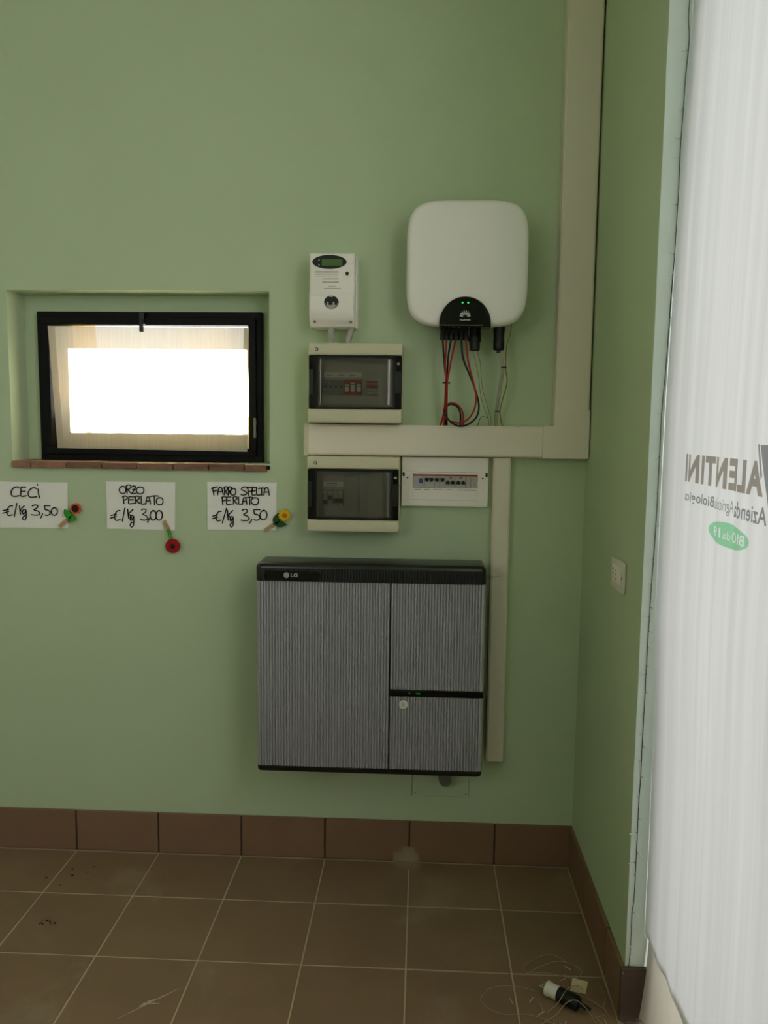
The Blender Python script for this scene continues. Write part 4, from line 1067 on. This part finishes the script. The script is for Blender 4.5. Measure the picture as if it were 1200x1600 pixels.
# ================================================================== FAIRY LIGHTS ON THE JAMB
FP = [(.6169,2.4809),(.6211,2.4257),(.6167,2.3423),(.6155,2.2792),(.6133,2.2085),(.6128,2.1587),(.6135,2.087),(.6126,2.0148),(.6118,1.9419),(.6079,1.8388),(.6055,1.7345),(.6023,1.6442),(.5992,1.5834),(.599,1.4914),(.5988,1.4296),(.5986,1.3361),(.5969,1.2416),(.5952,1.178),(.5935,1.1139),(.593,1.0737),(.5917,1.0171),(.5916,.9519),(.5907,.9192),(.5914,.8863),(.5905,.8368),(.5904,.8037),(.5899,.7454),(.5901,.7035),(.5904,.6615),(.5891,.6192),(.5886,.5768),(.5889,.5171),(.5887,.4483),(.5885,.3791),(.5876,.3268),(.5846,.3022),(.5849,.239),(.584,.186),(.5821,.1539),(.575,.145)]
FP = [(.6235, OZ-.002), (.6205, 2.62)] + [(x-.003, z) for x, z in FP]
fs_ = thing('fairy_lights', (.60, JY-.004, .145), 'string of tiny clear fairy lights hanging down the door jamb', 'fairy lights')
B().tube([(x, JY-.0035-.0006*math.sin(9*z), z) for x, z in FP], .0009, 6, 3).build('wire', WIRE_G, fs_)
proto_b = None; rb = random.Random(3)
for i, (z, dx, dz) in enumerate([(2.40,-.014,-.004),(2.27,-.010,-.004),(2.205,-.014,.001),(2.165,-.016,-.004),(2.06,-.014,-.002),(1.99,-.008,-.002),(1.945,-.013,.004),(1.90,-.010,-.003),(1.80,.008,-.003),(1.70,-.012,.002),(1.63,-.010,.001),(1.575,-.015,-.002),(1.47,-.013,-.004),(1.38,-.012,.001),(1.30,.006,.004),(1.22,-.010,.004),(1.155,-.010,.008),(1.10,.008,-.003),(1.076,-.012,.003),(1.04,.008,-.001),(1.00,.007,-.002),(.951,.009,.001),(.930,-.018,0),(.885,.007,-.002),(.832,-.011,-.001),(.772,-.009,.008),(.745,.013,-.006),(.706,-.018,.002),(.665,.015,-.007),(.640,.007,0),(.608,-.010,.006),(.578,.008,-.001),(.553,.008,0),(.517,-.021,-.001),(.498,-.007,-.001),(.464,.013,-.010),(.438,-.020,-.001),(.404,-.014,-.002),(.302,.016,-.008),(.215,-.004,-.010),(.170,-.008,.012),(.148,-.011,-.012)]):
    x = interp(-z, [(-q[1], q[0]) for q in FP]); y = JY-.0045
    dy = -.004-rb.uniform(0, .006)
    p0 = Vector((x, y, z)); p1 = Vector((x+dx*1.1, y+dy, z+dz*1.1)); d = (p1-p0)
    bb = B().tube([p0, p0+d*.45], .0006, 5, 0)
    stm = bb.build('bulb_stem', WIRE_G, fs_)
    B().tube([p0+d*.35, p0+d*.45, p0+d*.9, p1], .0017, 6, 0, rf=lambda t: (.6, 1, 1, .5)[min(3, int(round(t*3)))]).build('bulb', BULB, fs_)

# ================================================================== ON THE FLOOR
pg = thing('power_plug', (.43, -.69, 0), 'white plug with black adapter lying on the brown floor', 'plug')
ax = Vector((.062, -.047, 0)).normalized(); sd = Vector((-ax.y, ax.x, 0))
def local_lathe(p0, prof, seg=16, flat=1.0, tilt=0.0):
    vs = []; fs = []; upv = Vector((0, 0, 1))
    for r, t in prof:
        for i in range(seg):
            a = 2*PI*i/seg; vs.append(p0 + ax*t + sd*r*math.cos(a) + upv*r*flat*math.sin(a))
    for k in range(len(prof)-1):
        for i in range(seg): j = (i+1) % seg; fs.append((k*seg+i, k*seg+j, (k+1)*seg+j, (k+1)*seg+i))
    fs.append(tuple(range(seg))); fs.append(tuple((len(prof)-1)*seg+i for i in reversed(range(seg))))
    return B().add(vs, fs)
o0 = Vector((.385, -.655, .0205))
local_lathe(o0, [(.018, 0), (.0195, .001), (.020, .004), (.0185, .012), (.0185, .034), (.016, .038)], 18, 1.0).build('white_plug', WHITE, pg, smooth=True, auto=35)
for s_ in (-.0095, 0, .0095):
    B().tube([o0+sd*s_+Vector((0, 0, .004)), o0+sd*s_+Vector((0, 0, .004))-ax*.017], .0022, 8, 0).build('pin', STEEL, pg)
local_lathe(o0+ax*.034, [(.017, 0), (.0195, .003), (.0200, .030), (.0195, .056), (.016, .062), (.0075, .063), (.0065, .082), (.0048, .094)], 18, .98).build('black_adapter', BLACKP, pg, smooth=True, auto=35)
ct = thing('cord_tangle', (.45, -.64, 0), 'tangled thin clear cord of the fairy lights on the floor by the plug', 'cord')
end = o0+ax*.128
Zc = .0016
loops_ = [
 [(end.x, end.y, .018), (.520, -.775, .004), (.545, -.790, Zc), (.520, -.820, Zc), (.46, -.800, Zc), (.40, -.770, Zc), (.33, -.735, Zc), (.25, -.735, Zc), (.205, -.69, Zc), (.235, -.640, Zc), (.30, -.628, Zc), (.36, -.645, Zc)],
 [(.330, -.585, Zc), (.375, -.560, .010), (.43, -.535, .014), (.475, -.538, .010), (.500, -.560, Zc), (.47, -.585, Zc), (.40, -.575, .006), (.345, -.570, Zc), (.34, -.545, Zc), (.385, -.515, .012), (.43, -.505, .012), (.465, -.520, Zc)],
 [(.375, -.725, Zc), (.405, -.715, .022), (.430, -.695, .046), (.455, -.675, .045), (.475, -.66, .030), (.485, -.64, .008), (.470, -.60, Zc), (.445, -.57, Zc)],
 [(.345, -.775, Zc), (.395, -.745, .012), (.425, -.728, .034), (.452, -.725, .040), (.478, -.745, .028), (.500, -.775, .006), (.525, -.80, Zc)],
 [(.47, -.66, .010), (.505, -.685, .008), (.535, -.715, Zc), (.50, -.735, Zc)],
 [(.535, -.60, Zc), (.545, -.65, Zc), (.53, -.70, Zc), (.545, -.74, Zc)],
 [(.36, -.69, Zc), (.365, -.72, Zc), (.345, -.745, Zc)],
 [(.375, -.80, Zc), (.385, -.77, .008), (.390, -.745, Zc)],
]
for k, P in enumerate(loops_): B().tube(P, .0009, 6, 7).build('cord', WIRE_CL, ct, smooth=True)
for (x, y, a) in ((.335, -.690, .9), (.29, -.70, 2.0), (.352, -.735, .4), (.415, -.775, 1.3), (.525, -.765, 1.8), (.43, -.60, .2), (.395, -.785, 1.1), (.47, -.552, 2.6)):
    d = Vector((math.cos(a), math.sin(a), .25))*.018; p = Vector((x, y, .0022))
    B().tube([p, p+d*.4, p+d], .0011, 6, 0).build('bulb', CREAM, ct)
tag(B().add([(.452, -.640, .003), (.492, -.650, .003), (.498, -.646, .036), (.458, -.634, .037), (.4522, -.6390, .003), (.4922, -.6490, .003), (.4982, -.6450, .036), (.4582, -.6330, .037)],
   [(0,1,2,3),(7,6,5,4),(0,4,5,1),(1,5,6,2),(2,6,7,3),(3,7,4,0)]).build('card_tag', CREAM), 'small cream card tag leaning behind the black adapter', 'tag')

tp = thing('tape_patch', (0.0, -.02, 0.0), 'pale crossed masking tape stuck over the skirting joint and floor', 'tape')
b = B()
def bent(b, xa0, xa1, xb0, xb1, ztop, yend, e):
    b.add([(xa0, -.0118-e, ztop), (xa1, -.0118-e, ztop-.002), (xa1, -.0120-e, .001+e), (xa0, -.0120-e, .001+e), (xb1, yend, .0005+e), (xb0, yend-.003, .0005+e)], [(0, 1, 2, 3), (3, 2, 4, 5)])
bent(b, -.024, .020, -.018, .004, .058, -.060, .0004); b.build('tape_strip', TAPE, tp)
b = B(); bent(b, -.056, .036, -.046, .060, .036, -.044, .0012); b.build('tape_strip', TAPE, tp)

sm = B()
rs = random.Random(5)
def smear(b, p0, p1, wd, n=14):
    a = Vector(p0); c = Vector(p1); d = (c-a); L_ = d.length; d /= L_; nn = Vector((-d.y, d.x)); l = []; r = []
    for i in range(n+1):
        t = i/n; q = a+d*L_*t; w_ = wd*math.sin(PI*min(1, t*.9+.05))*rs.uniform(.35, 1.0)
        l.append(q+nn*w_*rs.uniform(.4, 1)); r.append(q-nn*w_*rs.uniform(.4, 1))
    vs = [(q.x, q.y, .0006) for q in l]+[(q.x, q.y, .0006) for q in r]
    b.add(vs, [(i, i+1, n+2+i, n+1+i) for i in range(n)])
smear(sm, (-.745, -.815), (-.615, -.690), .004); smear(sm, (-.705, -.770), (-.668, -.735), .009); smear(sm, (-.69, -.755), (-.65, -.752), .004)
tag(sm.build('plaster_smear', SMEAR), 'white plaster scrape across the floor tiles at the lower left', 'smear')
def crumbs(name, cx, cy, n, spread, label, m):
    t = thing(name, (cx, cy, 0), label, 'debris')
    for k in range(n):
        x, y = cx+rs.gauss(0, spread), cy+rs.gauss(0, spread*.6); r = rs.uniform(.002, .005)
        bm = bmesh.new(); bmesh.ops.create_icosphere(bm, subdivisions=1, radius=r)
        for v in bm.verts: v.co = Vector((v.co.x*rs.uniform(.7, 1.6), v.co.y*rs.uniform(.7, 1.3), v.co.z*.5)) + Vector((x, y, r*.45))
        B().bm(bm).build('crumb', m, t)
crumbs('dirt_crumbs', -1.115, -.434, 9, .012, 'small dark pile of dirt crumbs on the left floor tiles', CRUMB)
crumbs('dirt_specks', -1.15, -.165, 6, .07, 'scattered dark specks on the floor near the skirting', CRUMB)
